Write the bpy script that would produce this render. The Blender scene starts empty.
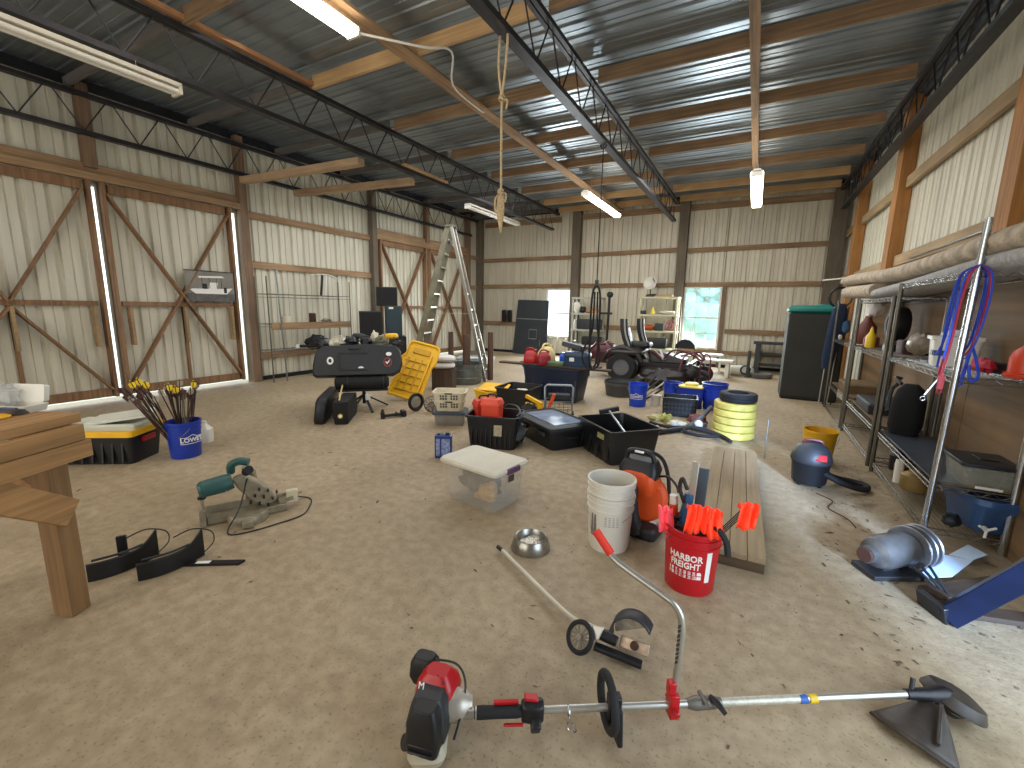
import bpy, bmesh, math, random
from mathutils import Vector, Matrix, Euler
random.seed(7)
sc = bpy.context.scene
COL = sc.collection
PI = math.pi
R = math.radians

# ------------------------------------------------------------------ materials
def lin(h):
    h = h.lstrip('#')
    out = []
    for i in (0, 2, 4):
        c = int(h[i:i+2], 16) / 255
        out.append(c/12.92 if c <= .04045 else ((c+.055)/1.055)**2.4)
    return (*out, 1)
MATS = {}
def mat(name, hexc, rough=.6, metal=0., var=.15, scale=6., bump=0., bscale=40., alpha=1., trans=0., emit=0., emc=None, coat=0.):
    """plain procedural material: base colour varied by noise, optional bump"""
    if name in MATS: return MATS[name]
    m = bpy.data.materials.new(name); m.use_nodes = True
    nt = m.node_tree; N = nt.nodes; L = nt.links
    bs = N['Principled BSDF']
    bs.inputs['Roughness'].default_value = rough
    bs.inputs['Metallic'].default_value = metal
    bs.inputs['Alpha'].default_value = alpha
    bs.inputs['Transmission Weight'].default_value = trans
    bs.inputs['Coat Weight'].default_value = coat
    c = lin(hexc)
    if var > 0:
        tc = N.new('ShaderNodeTexCoord'); no = N.new('ShaderNodeTexNoise'); rp = N.new('ShaderNodeValToRGB')
        no.inputs['Scale'].default_value = scale; no.inputs['Detail'].default_value = 5
        L.new(tc.outputs['Object'], no.inputs['Vector']); L.new(no.outputs['Fac'], rp.inputs['Fac'])
        rp.color_ramp.elements[0].position = .3; rp.color_ramp.elements[1].position = .7
        rp.color_ramp.elements[0].color = (*[x*(1-var) for x in c[:3]], 1)
        rp.color_ramp.elements[1].color = (*[min(1, x*(1+var)) for x in c[:3]], 1)
        L.new(rp.outputs['Color'], bs.inputs['Base Color'])
    else:
        bs.inputs['Base Color'].default_value = c
    if bump > 0:
        tc = N.new('ShaderNodeTexCoord'); n2 = N.new('ShaderNodeTexNoise'); bp = N.new('ShaderNodeBump')
        n2.inputs['Scale'].default_value = bscale; n2.inputs['Detail'].default_value = 6
        bp.inputs['Strength'].default_value = bump; bp.inputs['Distance'].default_value = .02
        L.new(tc.outputs['Object'], n2.inputs['Vector']); L.new(n2.outputs['Fac'], bp.inputs['Height'])
        L.new(bp.outputs['Normal'], bs.inputs['Normal'])
    if emit > 0:
        bs.inputs['Emission Color'].default_value = lin(emc or hexc); bs.inputs['Emission Strength'].default_value = emit
    MATS[name] = m
    return m
def wood(name, hexc, var=.35, rough=.75, axis=0, sc_=1.0):
    """grain stretched along one object axis, with darker knots"""
    if name in MATS: return MATS[name]
    m = bpy.data.materials.new(name); m.use_nodes = True
    nt = m.node_tree; N = nt.nodes; L = nt.links; bs = N['Principled BSDF']
    bs.inputs['Roughness'].default_value = rough
    tc = N.new('ShaderNodeTexCoord'); mp = N.new('ShaderNodeMapping'); no = N.new('ShaderNodeTexNoise'); rp = N.new('ShaderNodeValToRGB')
    s = [30*sc_]*3; s[axis] = 1.3*sc_
    mp.inputs['Scale'].default_value = s
    no.inputs['Scale'].default_value = 1; no.inputs['Detail'].default_value = 6; no.inputs['Distortion'].default_value = .6
    L.new(tc.outputs['Object'], mp.inputs['Vector']); L.new(mp.outputs['Vector'], no.inputs['Vector']); L.new(no.outputs['Fac'], rp.inputs['Fac'])
    c = lin(hexc); e = rp.color_ramp.elements
    e[0].position = .3; e[0].color = (*[x*(1-var) for x in c[:3]], 1)
    e[1].position = .68; e[1].color = (*[min(1, x*(1+var*.7)) for x in c[:3]], 1)
    n3 = N.new('ShaderNodeTexNoise'); n3.inputs['Scale'].default_value = 1.1; n3.inputs['Detail'].default_value = 3
    L.new(tc.outputs['Object'], n3.inputs['Vector'])
    r3 = N.new('ShaderNodeValToRGB'); r3.color_ramp.elements[0].position = .35; r3.color_ramp.elements[0].color = (.62, .6, .58, 1); r3.color_ramp.elements[1].position = .65
    L.new(n3.outputs['Fac'], r3.inputs['Fac'])
    mx = N.new('ShaderNodeMixRGB'); mx.blend_type = 'MULTIPLY'; mx.inputs['Fac'].default_value = .8
    L.new(rp.outputs['Color'], mx.inputs['Color1']); L.new(r3.outputs['Color'], mx.inputs['Color2']); L.new(mx.outputs['Color'], bs.inputs['Base Color'])
    bp = N.new('ShaderNodeBump'); bp.inputs['Strength'].default_value = .25; bp.inputs['Distance'].default_value = .01
    L.new(no.outputs['Fac'], bp.inputs['Height']); L.new(bp.outputs['Normal'], bs.inputs['Normal'])
    MATS[name] = m
    return m

# ------------------------------------------------------------------ mesh builder
def rr(w, d, z, r=.02, n=4, cx=0, cy=0):
    r = min(r, w/2-1e-4, d/2-1e-4); out = []
    for (sx, sy, a0) in ((1, 1, 0), (-1, 1, 90), (-1, -1, 180), (1, -1, 270)):
        for k in range(n+1):
            a = R(a0 + 90*k/n)
            out.append((cx+sx*(w/2-r)+r*math.cos(a), cy+sy*(d/2-r)+r*math.sin(a), z))
    return out
def frame(d):
    d = Vector(d).normalized()
    up = Vector((0, 0, 1)) if abs(d.z) < .95 else Vector((0, 1, 0))
    x = d.cross(up).normalized(); y = x.cross(d).normalized()
    return x, y
class B:
    ENG = None
    def __init__(s): s.v = []; s.f = []; s.M = None
    def add(s, V, F):
        o = len(s.v)
        if s.M is not None: V = [s.M @ Vector(p) for p in V]
        s.v += [tuple(p) for p in V]; s.f += [tuple(i+o for i in f) for f in F]; return s
    def box(s, c, d, rot=(0, 0, 0)):
        m = Euler(rot).to_matrix(); c = Vector(c)
        V = [c + m @ Vector((x*d[0]/2, y*d[1]/2, z*d[2]/2)) for x in (-1, 1) for y in (-1, 1) for z in (-1, 1)]
        return s.add(V, [(0, 1, 3, 2), (4, 6, 7, 5), (0, 4, 5, 1), (2, 3, 7, 6), (0, 2, 6, 4), (1, 5, 7, 3)])
    def bar(s, p, q, w, h):
        p = Vector(p); q = Vector(q); x, y = frame(q-p); V = []
        for c in (p, q):
            for a, b in ((-1, -1), (1, -1), (1, 1), (-1, 1)): V.append(c + x*(a*w/2) + y*(b*h/2))
        return s.add(V, [(3, 2, 1, 0), (4, 5, 6, 7), (0, 1, 5, 4), (1, 2, 6, 5), (2, 3, 7, 6), (3, 0, 4, 7)])
    def loft(s, rings, c0=True, c1=True):
        n = len(rings[0]); V = [p for r in rings for p in r]; F = []
        for k in range(len(rings)-1):
            for i in range(n):
                j = (i+1) % n; F.append((k*n+i, k*n+j, (k+1)*n+j, (k+1)*n+i))
        if c0: F.append(tuple(range(n-1, -1, -1)))
        if c1: F.append(tuple((len(rings)-1)*n+i for i in range(n)))
        return s.add(V, F)
    def cyl(s, p, q, r, r2=None, n=16, cap=True):
        r2 = r if r2 is None else r2
        p = Vector(p); q = Vector(q); x, y = frame(q-p)
        rings = [[c + x*(rad*math.cos(2*PI*i/n)) + y*(rad*math.sin(2*PI*i/n)) for i in range(n)] for c, rad in ((p, r), (q, r2))]
        return s.loft([[tuple(v) for v in g] for g in rings], cap, cap)
    def lathe(s, prof, c=(0, 0, 0), n=28, d=(0, 0, 1), cap=True):
        """profile of (radius, height) revolved round direction d through c"""
        x, y = frame(d) if abs(Vector(d).normalized().z) < .999 else (Vector((1, 0, 0)), Vector((0, 1, 0)))
        d = Vector(d).normalized(); c = Vector(c)
        rings = [[tuple(c + d*h + x*(max(r, 1e-4)*math.cos(2*PI*i/n)) + y*(max(r, 1e-4)*math.sin(2*PI*i/n))) for i in range(n)] for r, h in prof]
        return s.loft(rings, cap, cap)
    def tube(s, pts, r, n=8, closed=False):
        P = [Vector(p) for p in pts]; m = len(P); rings = []
        t = (P[1]-P[0]).normalized(); x, y = frame(t)
        for i in range(m):
            a = P[i-1] if (i > 0 or closed) else P[i]; b = P[(i+1) % m] if (i < m-1 or closed) else P[i]
            t2 = (b-a).normalized(); q = t.rotation_difference(t2); x = q @ x; y = q @ y; t = t2
            rad = r[i] if isinstance(r, (list, tuple)) else r
            rings.append([tuple(P[i] + x*(rad*math.cos(2*PI*k/n)) + y*(rad*math.sin(2*PI*k/n))) for k in range(n)])
        if closed: rings.append(rings[0]); return s.loft(rings, False, False)
        return s.loft(rings)
    def ring(s, c, R_, r, d=(0, 0, 1), n=28, m=8, sq=1):
        x, y = (Vector((1, 0, 0)), Vector((0, 1, 0))) if abs(Vector(d).normalized().z) > .999 else frame(d)
        c = Vector(c)
        return s.tube([c + x*(R_*math.cos(2*PI*i/n)) + y*(R_*sq*math.sin(2*PI*i/n)) for i in range(n)], r, m, True)
    def sph(s, c, r, n=12):
        r = (r, r, r) if not isinstance(r, (tuple, list)) else r
        rings = []
        for k in range(1, n//2+1):
            a = PI*k/(n//2+1); rings.append([(c[0]+r[0]*math.sin(a)*math.cos(2*PI*i/n), c[1]+r[1]*math.sin(a)*math.sin(2*PI*i/n), c[2]-r[2]*math.cos(a)) for i in range(n)])
        return s.loft(rings)
    def prism(s, poly, t, o=(0, 0, 0), u=(1, 0, 0), v=(0, 0, 1)):
        """2-D polygon in axes u,v through o, thickness t centred"""
        u = Vector(u).normalized(); v = Vector(v).normalized(); w = u.cross(v); o = Vector(o)
        return s.loft([[tuple(o + u*a + v*b + w*k) for a, b in poly] for k in (t/2, -t/2)])
    def grid(s, fn, nu, nv):
        V = [fn(i/nu, j/nv) for j in range(nv+1) for i in range(nu+1)]
        F = [(j*(nu+1)+i, j*(nu+1)+i+1, (j+1)*(nu+1)+i+1, (j+1)*(nu+1)+i) for j in range(nv) for i in range(nu)]
        return s.add(V, F)
    def lump(s, c, r, seed=0, amt=.25, n=14):
        rnd = random.Random(seed); o = len(s.v); M_ = s.M; s.M = None; s.sph(c, r, n); s.M = M_
        r = (r, r, r) if not isinstance(r, (tuple, list)) else r
        for i in range(o, len(s.v)):
            p = s.v[i]; k = 1 + rnd.uniform(-amt, amt)
            q = Vector([c[a]+(p[a]-c[a])*k for a in range(3)])
            s.v[i] = tuple(M_ @ q) if M_ is not None else tuple(q)
        return s
    def make(s, name, m, parent=None, bev=0., flat=False, sub=0):
        if B.ENG is not None: s.v = [tuple(B.ENG @ Vector(p)) for p in s.v]
        me = bpy.data.meshes.new(name); me.from_pydata(s.v, [], s.f); me.validate(); me.update()
        b = bmesh.new(); b.from_mesh(me); bmesh.ops.recalc_face_normals(b, faces=b.faces); b.to_mesh(me); b.free()
        me.materials.append(m)
        if not flat:
            me.polygons.foreach_set('use_smooth', [True]*len(me.polygons)); me.set_sharp_from_angle(angle=R(38))
        o = bpy.data.objects.new(name, me); COL.objects.link(o)
        if parent is not None: o.parent = parent
        if bev > 0:
            k = o.modifiers.new('bevel', 'BEVEL'); k.width = bev; k.segments = 2; k.limit_method = 'ANGLE'; k.angle_limit = R(40)
        if sub: k = o.modifiers.new('sub', 'SUBSURF'); k.levels = sub; k.render_levels = sub
        return o
def T(name, label, cat, loc=(0, 0, 0), rz=0, group=None, rot=None):
    o = bpy.data.objects.new(name, None); COL.objects.link(o); o.empty_display_size = .1
    o.location = loc; o.rotation_euler = rot if rot else (0, 0, R(rz)); o['label'] = label; o['category'] = cat
    if group: o['group'] = group
    return o
def tag(o, label, cat, group=None, kind=None, loc=None, rz=None, rot=None):
    if label: o['label'] = label
    if cat: o['category'] = cat
    if group: o['group'] = group
    if kind: o['kind'] = kind
    if loc: o.location = loc
    if rz is not None: o.rotation_euler = (0, 0, R(rz))
    if rot: o.rotation_euler = rot
    return o
def struct(o): o['kind'] = 'structure'; return o
def part(o, label): o['label'] = label; return o
def dup(root, loc, rz=None, label=None, group=None, rot=None):
    def cp(o, par):
        c = o.copy(); COL.objects.link(c); c.parent = par
        for ch in kids.get(o, []): cp(ch, c)
        return c
    kids = {}
    for o in list(COL.objects):
        if o.parent is not None: kids.setdefault(o.parent, []).append(o)
    r = cp(root, None); r.location = loc
    if rz is not None: r.rotation_euler = (0, 0, R(rz))
    if rot: r.rotation_euler = rot
    if label: r['label'] = label
    if group: r['group'] = group
    return r
def text(name, body, size, m, parent, fn, ext=.0015, space=1.0, bold=.0, align='CENTER', xs=1.0):
    """real lettering as a mesh; fn maps flat (x,y,z) to its place on the surface"""
    cu = bpy.data.curves.new(name, 'FONT'); cu.body = body; cu.size = size; cu.extrude = ext; cu.align_x = align; cu.align_y = 'CENTER'
    cu.space_character = space; cu.offset = bold; cu.resolution_u = 2
    to = bpy.data.objects.new(name+'_tmp', cu); COL.objects.link(to)
    bpy.context.view_layer.update()
    me = bpy.data.meshes.new_from_object(to.evaluated_get(bpy.context.evaluated_depsgraph_get()))
    bpy.data.objects.remove(to); bpy.data.curves.remove(cu)
    for v in me.vertices: v.co = fn(v.co.x*xs, v.co.y, v.co.z)
    me.materials.clear(); me.materials.append(m); me.name = name
    o = bpy.data.objects.new(name, me); COL.objects.link(o); o.parent = parent
    return o
def oncyl(Rad, z0, a0=-90, tp=0.0):
    return lambda x, y, z: Vector(((Rad+tp*y+z+.001)*math.cos(R(a0)+x/Rad), (Rad+tp*y+z+.001)*math.sin(R(a0)+x/Rad), z0+y))
def onflat(o, u=(1, 0, 0), v=(0, 0, 1)):
    o = Vector(o); u = Vector(u).normalized(); v = Vector(v).normalized(); w = u.cross(v)
    return lambda x, y, z: o + u*x + v*y + w*z
def arc(c, r, a0, a1, n, plane='xz'):
    out = []
    for i in range(n+1):
        a = R(a0+(a1-a0)*i/n); p, q = r*math.cos(a), r*math.sin(a)
        out.append((c[0]+p, c[1], c[2]+q) if plane == 'xz' else ((c[0]+p, c[1]+q, c[2]) if plane == 'xy' else (c[0], c[1]+p, c[2]+q)))
    return out
def smooth(pts, k=6):
    P = [Vector(p) for p in pts]; out = []
    for i in range(len(P)-1):
        a = P[i-1] if i else P[i]; b = P[i]; c = P[i+1]; d = P[i+2] if i+2 < len(P) else P[i+1]
        for j in range(k):
            t = j/k; out.append(.5*((2*b)+(c-a)*t+(2*a-5*b+4*c-d)*t*t+(3*b-a-3*c+d)*t**3))
    out.append(P[-1]); return out

# palette
wd_door = wood('door_lumber', '#8f6c4c', axis=2); wd_y = wood('lumber_y', '#a58562', axis=1); wd_x = wood('lumber_x', '#9a7c5c', axis=0)
wd_z = wood('lumber_z', '#826850', axis=2); wd_new = wood('pine_post', '#a8743c', axis=2, var=.28); wd_newy = wood('pine_rail', '#a98f68', axis=1, var=.22)
wd_grey = wood('weathered_post', '#6f6455', axis=2, var=.25); wd_pale = wood('pale_purlin', '#c7a272', axis=0, var=.2)
wd_bench = wood('bench_timber', '#ad8352', axis=0, var=.3); wd_benchz = wood('bench_leg_timber', '#8f6d45', axis=2, var=.3)
wd_deck = wood('deck_plank', '#a08a69', axis=1, var=.2); wd_ply = wood('plywood', '#7a6040', axis=1, var=.5, sc_=.25)
steel_dk = mat('dark_steel', '#38373b', .45, .7, .2, 8)
steel_rail = mat('purlin_steel', '#4a4448', .5, .6, .2, 6)
galv = mat('galvanised_metal', '#9aa0a0', .35, .9, .2, 10)
chrome = mat('chrome_wire', '#c4c8ca', .22, 1., .05)
shelfsteel = mat('dull_wire', '#6e6a60', .45, .8, .15)
blk = mat('black_plastic', '#141519', .45, 0, .15, 5, .05)
blk2 = mat('black_matte', '#0d0d0f', .8, 0, .2, 5)
blkg = mat('charcoal_plastic', '#2a2c2f', .5, 0, .15)
rubber = mat('rubber', '#17171a', .75, 0, .2, 10)
white = mat('white_plastic', '#d9d6cb', .45, 0, .05)
cream = mat('cream_plastic', '#cfc6aa', .55, 0, .1)
yellow = mat('yellow_plastic', '#e6b012', .45, 0, .08)
orange = mat('orange_plastic', '#e2541b', .4, 0, .08)
red = mat('red_plastic', '#b3121a', .35, 0, .08)
blue = mat('blue_plastic', '#15359c', .35, 0, .1)
navy = mat('navy_plastic', '#101e34', .4, 0, .15)
silver = mat('aluminium', '#b9b6ae', .35, .8, .08)
wht = mat('white_print', '#e8e6e0', .6, 0, 0)
canvas = mat('navy_canvas', '#1b2b45', .9, 0, .25, 12)
# ------------------------------------------------------------------ the building
XL, XR, YB, YF, ZC = -8.7, 1.78, 13.4, -4.0, 4.58
def floor_mat():
    m = bpy.data.materials.new('concrete'); m.use_nodes = True; nt = m.node_tree; N = nt.nodes; L = nt.links; bs = N['Principled BSDF']
    tc = N.new('ShaderNodeTexCoord')
    def noise(s, d=6, dist=0.):
        n = N.new('ShaderNodeTexNoise'); n.inputs['Scale'].default_value = s; n.inputs['Detail'].default_value = d; n.inputs['Distortion'].default_value = dist
        L.new(tc.outputs['Object'], n.inputs['Vector']); return n
    def ramp(n, p0, c0, p1, c1):
        r = N.new('ShaderNodeValToRGB'); e = r.color_ramp.elements; e[0].position = p0; e[0].color = lin(c0); e[1].position = p1; e[1].color = lin(c1)
        L.new(n.outputs['Fac'], r.inputs['Fac']); return r
    def mix(a, b, f, t='MULTIPLY'):
        x = N.new('ShaderNodeMixRGB'); x.blend_type = t; x.inputs['Fac'].default_value = f; L.new(a.outputs['Color'], x.inputs['Color1']); L.new(b.outputs['Color'], x.inputs['Color2']); return x
    base = ramp(noise(.7, 8, .4), .3, '#9c8a6e', .7, '#b5a386')
    fine = ramp(noise(14, 8), .35, '#c9c4bc', .65, '#ffffff')
    spots = ramp(noise(1.5, 3, .2), .24, '#847a6c', .34, '#ffffff')
    grit = ramp(noise(70, 2), .3, '#8d8578', .42, '#ffffff')
    dust = ramp(noise(2.6, 9, .8), .62, '#000000', .85, '#a9a193')
    o = mix(mix(mix(base, fine, .55), spots, .8), grit, .45); o = mix(o, dust, .15, 'ADD')
    L.new(o.outputs['Color'], bs.inputs['Base Color'])
    rr_ = N.new('ShaderNodeMapRange'); rr_.inputs['To Min'].default_value = .4; rr_.inputs['To Max'].default_value = .62
    L.new(spots.outputs['Color'], rr_.inputs['Value']); L.new(rr_.outputs['Result'], bs.inputs['Roughness'])
    bp = N.new('ShaderNodeBump'); bp.inputs['Strength'].default_value = .25; bp.inputs['Distance'].default_value = .01
    L.new(noise(45, 8).outputs['Fac'], bp.inputs['Height']); L.new(bp.outputs['Normal'], bs.inputs['Normal'])
    return m
def wall_mat(name, c, grime='#8f8a78', metal=.1):
    m = bpy.data.materials.new(name); m.use_nodes = True; nt = m.node_tree; N = nt.nodes; L = nt.links; bs = N['Principled BSDF']
    bs.inputs['Roughness'].default_value = .5; bs.inputs['Metallic'].default_value = metal
    tc = N.new('ShaderNodeTexCoord'); mp = N.new('ShaderNodeMapping'); mp.inputs['Scale'].default_value = (5, 5, .5)
    n = N.new('ShaderNodeTexNoise'); n.inputs['Scale'].default_value = 1.5; n.inputs['Detail'].default_value = 6
    r = N.new('ShaderNodeValToRGB'); r.color_ramp.elements[0].position = .28; r.color_ramp.elements[0].color = lin(grime); r.color_ramp.elements[1].position = .62; r.color_ramp.elements[1].color = lin(c)
    L.new(tc.outputs['Object'], mp.inputs['Vector']); L.new(mp.outputs['Vector'], n.inputs['Vector']); L.new(n.outputs['Fac'], r.inputs['Fac']); L.new(r.outputs['Color'], bs.inputs['Base Color'])
    return m
m_wall = wall_mat('wall_sheet', '#d3cebb', '#c4bfad'); m_wallb = wall_mat('wall_sheet_back', '#d3ccb8', '#c0baa7'); m_roof = mat('roof_sheet', '#8d979f', .36, .75, .22, 1.2)
m_floor = floor_mat()

def sheet(b, P, U, V, u0, u1, v0, v1, out, pitch=.28, dep=.04):
    """ribbed metal cladding: origin P, run axis U, rib axis V, rib bulges towards out"""
    P = Vector(P); U = Vector(U); V = Vector(V); out = Vector(out)
    xs = [(u0, 0)]; k = math.floor(u0/pitch)
    while k*pitch < u1+pitch:
        c = k*pitch
        for du, e in ((-.04, 0), (-.026, 1), (.0, 1), (.026, 1), (.04, 0), (.13, 0), (.136, .35), (.146, .35), (.152, 0)):
            if u0 < c+du < u1: xs.append((c+du, e))
        k += 1
    xs.append((u1, 0))
    vv = []; ff = []
    for i, (u, e) in enumerate(xs):
        for v in (v0, v1): vv.append(P + U*u + V*v + out*(e*dep))
        if i: ff.append((2*i-2, 2*i, 2*i+1, 2*i-1))
    b.add(vv, ff)
# floor
b = B(); b.box((( XL+XR)/2, (YB+YF)/2, -.05), (XR-XL+.6, YB-YF+.6, .1)); struct(b.make('floor', m_floor, flat=True))
# roof sheet: ribs run across the building
b = B(); sheet(b, (0, 0, ZC+.03), (0, 1, 0), (1, 0, 0), YF, YB, XL-.2, XR+.2, (0, 0, 1), .25, .017); struct(b.make('ceiling', m_roof, flat=True))
# left wall with two door openings
D1 = (.9, 5.03, 3.18); D2 = (8.5, 12.42, 3.12)
b = B(); o = (-1, 0, 0)
for y0, y1, z0, z1 in ((YF, D1[0], 0, ZC+.03), (D1[0], D1[1], D1[2], ZC+.03), (D1[1], D2[0], 0, ZC+.03), (D2[0], D2[1], D2[2], ZC+.03), (D2[1], YB, 0, ZC+.03)):
    sheet(b, (XL, 0, 0), (0, 1, 0), (0, 0, 1), y0, y1, z0, z1, o)
struct(b.make('wall_left', m_wall, flat=True))
# back wall with two windows
W1 = (-6.05, -5.17, .6, 2.16); W2 = (-1.8, -.83, .5, 2.2)
b = B(); o = (0, 1, 0); bh = lambda x0, x1, z0, z1: sheet(b, (0, YB, 0), (1, 0, 0), (0, 0, 1), x0, x1, z0, z1, o)
bh(XL, W1[0], 0, ZC+.03); bh(W1[1], W2[0], 0, ZC+.03); bh(W2[1], XR, 0, ZC+.03)
for w in (W1, W2): bh(w[0], w[1], 0, w[2]); bh(w[0], w[1], w[3], ZC+.03)
struct(b.make('wall_back', m_wallb, flat=True))
# right wall, with an open doorway beside the photographer (y -0.6 .. 2.6), front wall
b = B(); o = (1, 0, 0); 
for y0, y1, z0, z1 in ((YF, .3, 0, ZC+.03), (.3, 2.35, 2.3, ZC+.03), (2.35, YB, 0, ZC+.03)): sheet(b, (XR, 0, 0), (0, 1, 0), (0, 0, 1), y0, y1, z0, z1, o)
struct(b.make('wall_right', m_wall, flat=True))
b = B(); sheet(b, (0, YF, 0), (1, 0, 0), (0, 0, 1), XL, XR, 0, ZC, (0, -1, 0)); struct(b.make('wall_front', m_wall, flat=True))

# windows
def window(name, w, y, mglass, nx=3, nz=4, sash=True):
    x0, x1, z0, z1 = w; fr = B(); t = .05
    for z in (z0+t/2, z1-t/2): fr.box(((x0+x1)/2, y, z), (x1-x0, .07, t))
    for x in (x0+t/2, x1-t/2): fr.box((x, y, (z0+z1)/2), (t, .07, z1-z0-2*t-.001))
    root = fr.make(name, white); struct(root)
    g = B()
    for k in range(1, nx): g.box((x0+(x1-x0)*k/nx, y, (z0+z1)/2), (.014, .02, z1-z0-2*t))
    for k in range(1, nz): g.box(((x0+x1)/2, y+.001, z0+(z1-z0)*k/nz), (x1-x0-2*t, .022, .04 if k == nz//2 else .014))
    g.make('window_grille', white, root)
    p = B(); p.box(((x0+x1)/2, y+.028, (z0+z1)/2), (x1-x0-2*t, .005, z1-z0-2*t)); p.make('window_pane', mglass, root)
    return root
glass = mat('window_glass', '#e9f4f1', .02, 0, 0, alpha=.25)
window('window_1', W1, YB-.02, glass, 1, 2); window('window_2', W2, YB-.02, glass, 3, 4)

# outside: pale gravel and trees, seen only through the panes and door gaps
b = B(); b.box((-3, 25, -.35), (90, 90, .5)); 
pale_gravel = mat('pale_gravel', '#cfd2c4', .9, 0, .1, 3)  # pale gravel added so the window and door gaps read blown-out white
# ground lies a little under the slab
tag(b.make('pale_gravel', pale_gravel, flat=True), None, None); struct(bpy.data.objects['pale_gravel']); bpy.data.objects['pale_gravel'].name = 'ground_outside'
leaf = mat('tree_foliage', '#86bcae', .9, 0, .45, 2.2, .5, 6)
for i, (x, y, r, l) in enumerate(((-3.6, 23, 3.0, 'leafy green tree outside, left in the gridded window'), (3.2, 26.5, 3.1, 'leafy green tree outside, right in the gridded window'))):
    t = T('leafy_tree', l, 'tree', (x, y, -.1))
    c = B()
    rnd = random.Random(i)
    for k in range(46): c.lump((rnd.uniform(-r*.8, r*.8), rnd.uniform(-1, 1), rnd.uniform(.3, 5.2)), rnd.uniform(.8, 1.3), k, .18, 12)
    c.make('crown', leaf, t); c = B(); c.cyl((0, 0, 0), (0, 0, 2.5), .22, .16); c.make('trunk', wd_grey, t)

# timber posts
posts = []
def post(x, y, z0, z1, w, d, m, label, group=None):
    b = B(); b.box((0, 0, (z1-z0)/2), (w, d, z1-z0)); o = b.make('wooden_post', m, bev=.004)
    tag(o, label, 'post', group, loc=(x, y, z0)); return o
post(XL+.1, 2.98, 3.42, ZC-.05, .14, .14, wd_z, 'short brown post above the meeting edge of the big near sliding doors')
post(XL+.1, 5.13, 0, ZC-.05, .14, .14, wd_z, 'brown post at the right jamb of the big near door')
post(XL+.1, 8.37, 0, ZC-.05, .15, .15, wd_grey, 'dark weathered post left of the far left-wall doors')
post(XL+.1, 10.45, 3.36, ZC-.05, .14, .14, wd_z, 'short brown post above the middle of the far doors')
post(XL+.1, 12.55, 0, ZC-.05, .15, .15, wd_z, 'brown post right of the far left-wall doors')
post(XL+.12, YB-.12, 0, ZC-.05, .2, .2, wd_grey, 'grey corner post where left and back walls meet')
post(-5.03, YB-.12, 0, ZC-.05, .26, .2, wd_grey, 'wide weathered post on the back wall beside the blown-out white window')
post(-1.93, YB-.12, 0, ZC-.05, .24, .2, wd_grey, 'grey weathered post on the back wall left of the gridded window')
post(1.55, YB-.12, 0, ZC-.05, .3, .2, wd_grey, 'grey corner post behind the green cabinet')
post(1.695, 5.0, 0, ZC-.05, .16, .26, wd_new, 'broad orange pine post nearest the camera on the right wall')
post(1.695, 8.6, 0, ZC-.05, .16, .3, wd_new, 'orange pine post, second along the right wall')
post(1.695, 11.6, 0, ZC-.05, .16, .3, wd_new, 'yellowish pine post, farthest free one on the right wall')

# wall girts (structure trims)
tn = [0]
def trim(p, q, w, h, m):
    tn[0] += 1; b = B(); b.bar(p, q, w, h); return struct(b.make('trim_%d' % tn[0], m, bev=.004))
for z in (3.2, 2.28, .5): trim((XL+.05, 5.2, z), (XL+.05, 8.3, z), .04, .13, wd_y)
for z in (3.2, 2.2, 1.0): trim((XL+.05, 12.63, z), (XL+.05, YB-.22, z), .04, .12, wd_y)
trim((XL+.06, .3, 3.40), (XL+.06, 5.06, 3.40), .06, .17, wd_y); trim((XL+.13, .3, 3.30), (XL+.13, 5.06, 3.30), .08, .1, wd_y)
trim((XL+.07, 8.45, 3.33), (XL+.07, 12.48, 3.33), .08, .26, wd_y)
for z in (3.12, 2.25, 1.0):
    for x0, x1 in ((XL+.22, -5.17), (-4.89, -2.06), (-1.80, 1.38)):
        if z == 1.0 and x1 < -5: x1 = -6.06
        if z == 1.0 and x0 == -1.80: x0 = -.68
        trim((x0, YB-.05, z+(.05 if x0 > -6 and z > 3 else 0)), (x1, YB-.05, z+(.09 if x0 > -6 and z > 3 else 0)), .04, .12, wd_x)
trim((-5.2, YB-.05, 4.3), (1.4, YB-.05, 4.3), .05, .16, wd_x)
trim((-8.4, YB-.05, 4.28), (-5.6, YB-.05, 4.28), .05, .16, wd_x)
trim((-.77, YB-.05, .02), (-.77, YB-.05, 2.2), .09, .1, wd_z); trim((-1.8, YB-.05, .42), (-.82, YB-.05, .42), .05, .12, wd_x)
trim((-.7, YB-.05, .42), (1.4, YB-.05, .42), .05, .09, wd_x)
for z in (3.38, 2.3):
    for y0, y1 in ((2.6, 4.86), (5.14, 8.44), (8.76, 11.44), (11.76, YB-.25)): trim((XR-.06, y0, z), (XR-.06, y1, z), .05, .15, wd_newy)
for s, (p, q) in enumerate((((XL+.03, 5.2, .04), (XL+.03, 8.3, .04)), ((XL+.3, YB-.03, .04), (-5.17, YB-.03, .04)), ((-4.89, YB-.03, .04), (1.4, YB-.03, .04)))):
    b = B(); b.bar(p, q, .05, .08); struct(b.make('baseboard_%s' % ('left', 'back_left', 'back_right')[s], blk2, bev=.003))

# plywood lining behind the shelving
for i, (y0, y1) in enumerate(((2.5, 4.9), (4.91, 7.3), (7.31, 9.0))):
    b = B(); b.box((1.60, (y0+y1)/2, 1.0), (.014, y1-y0, 2.0)); struct(b.make('trim_%d' % (60+i), wd_ply, bev=.002))

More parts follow.
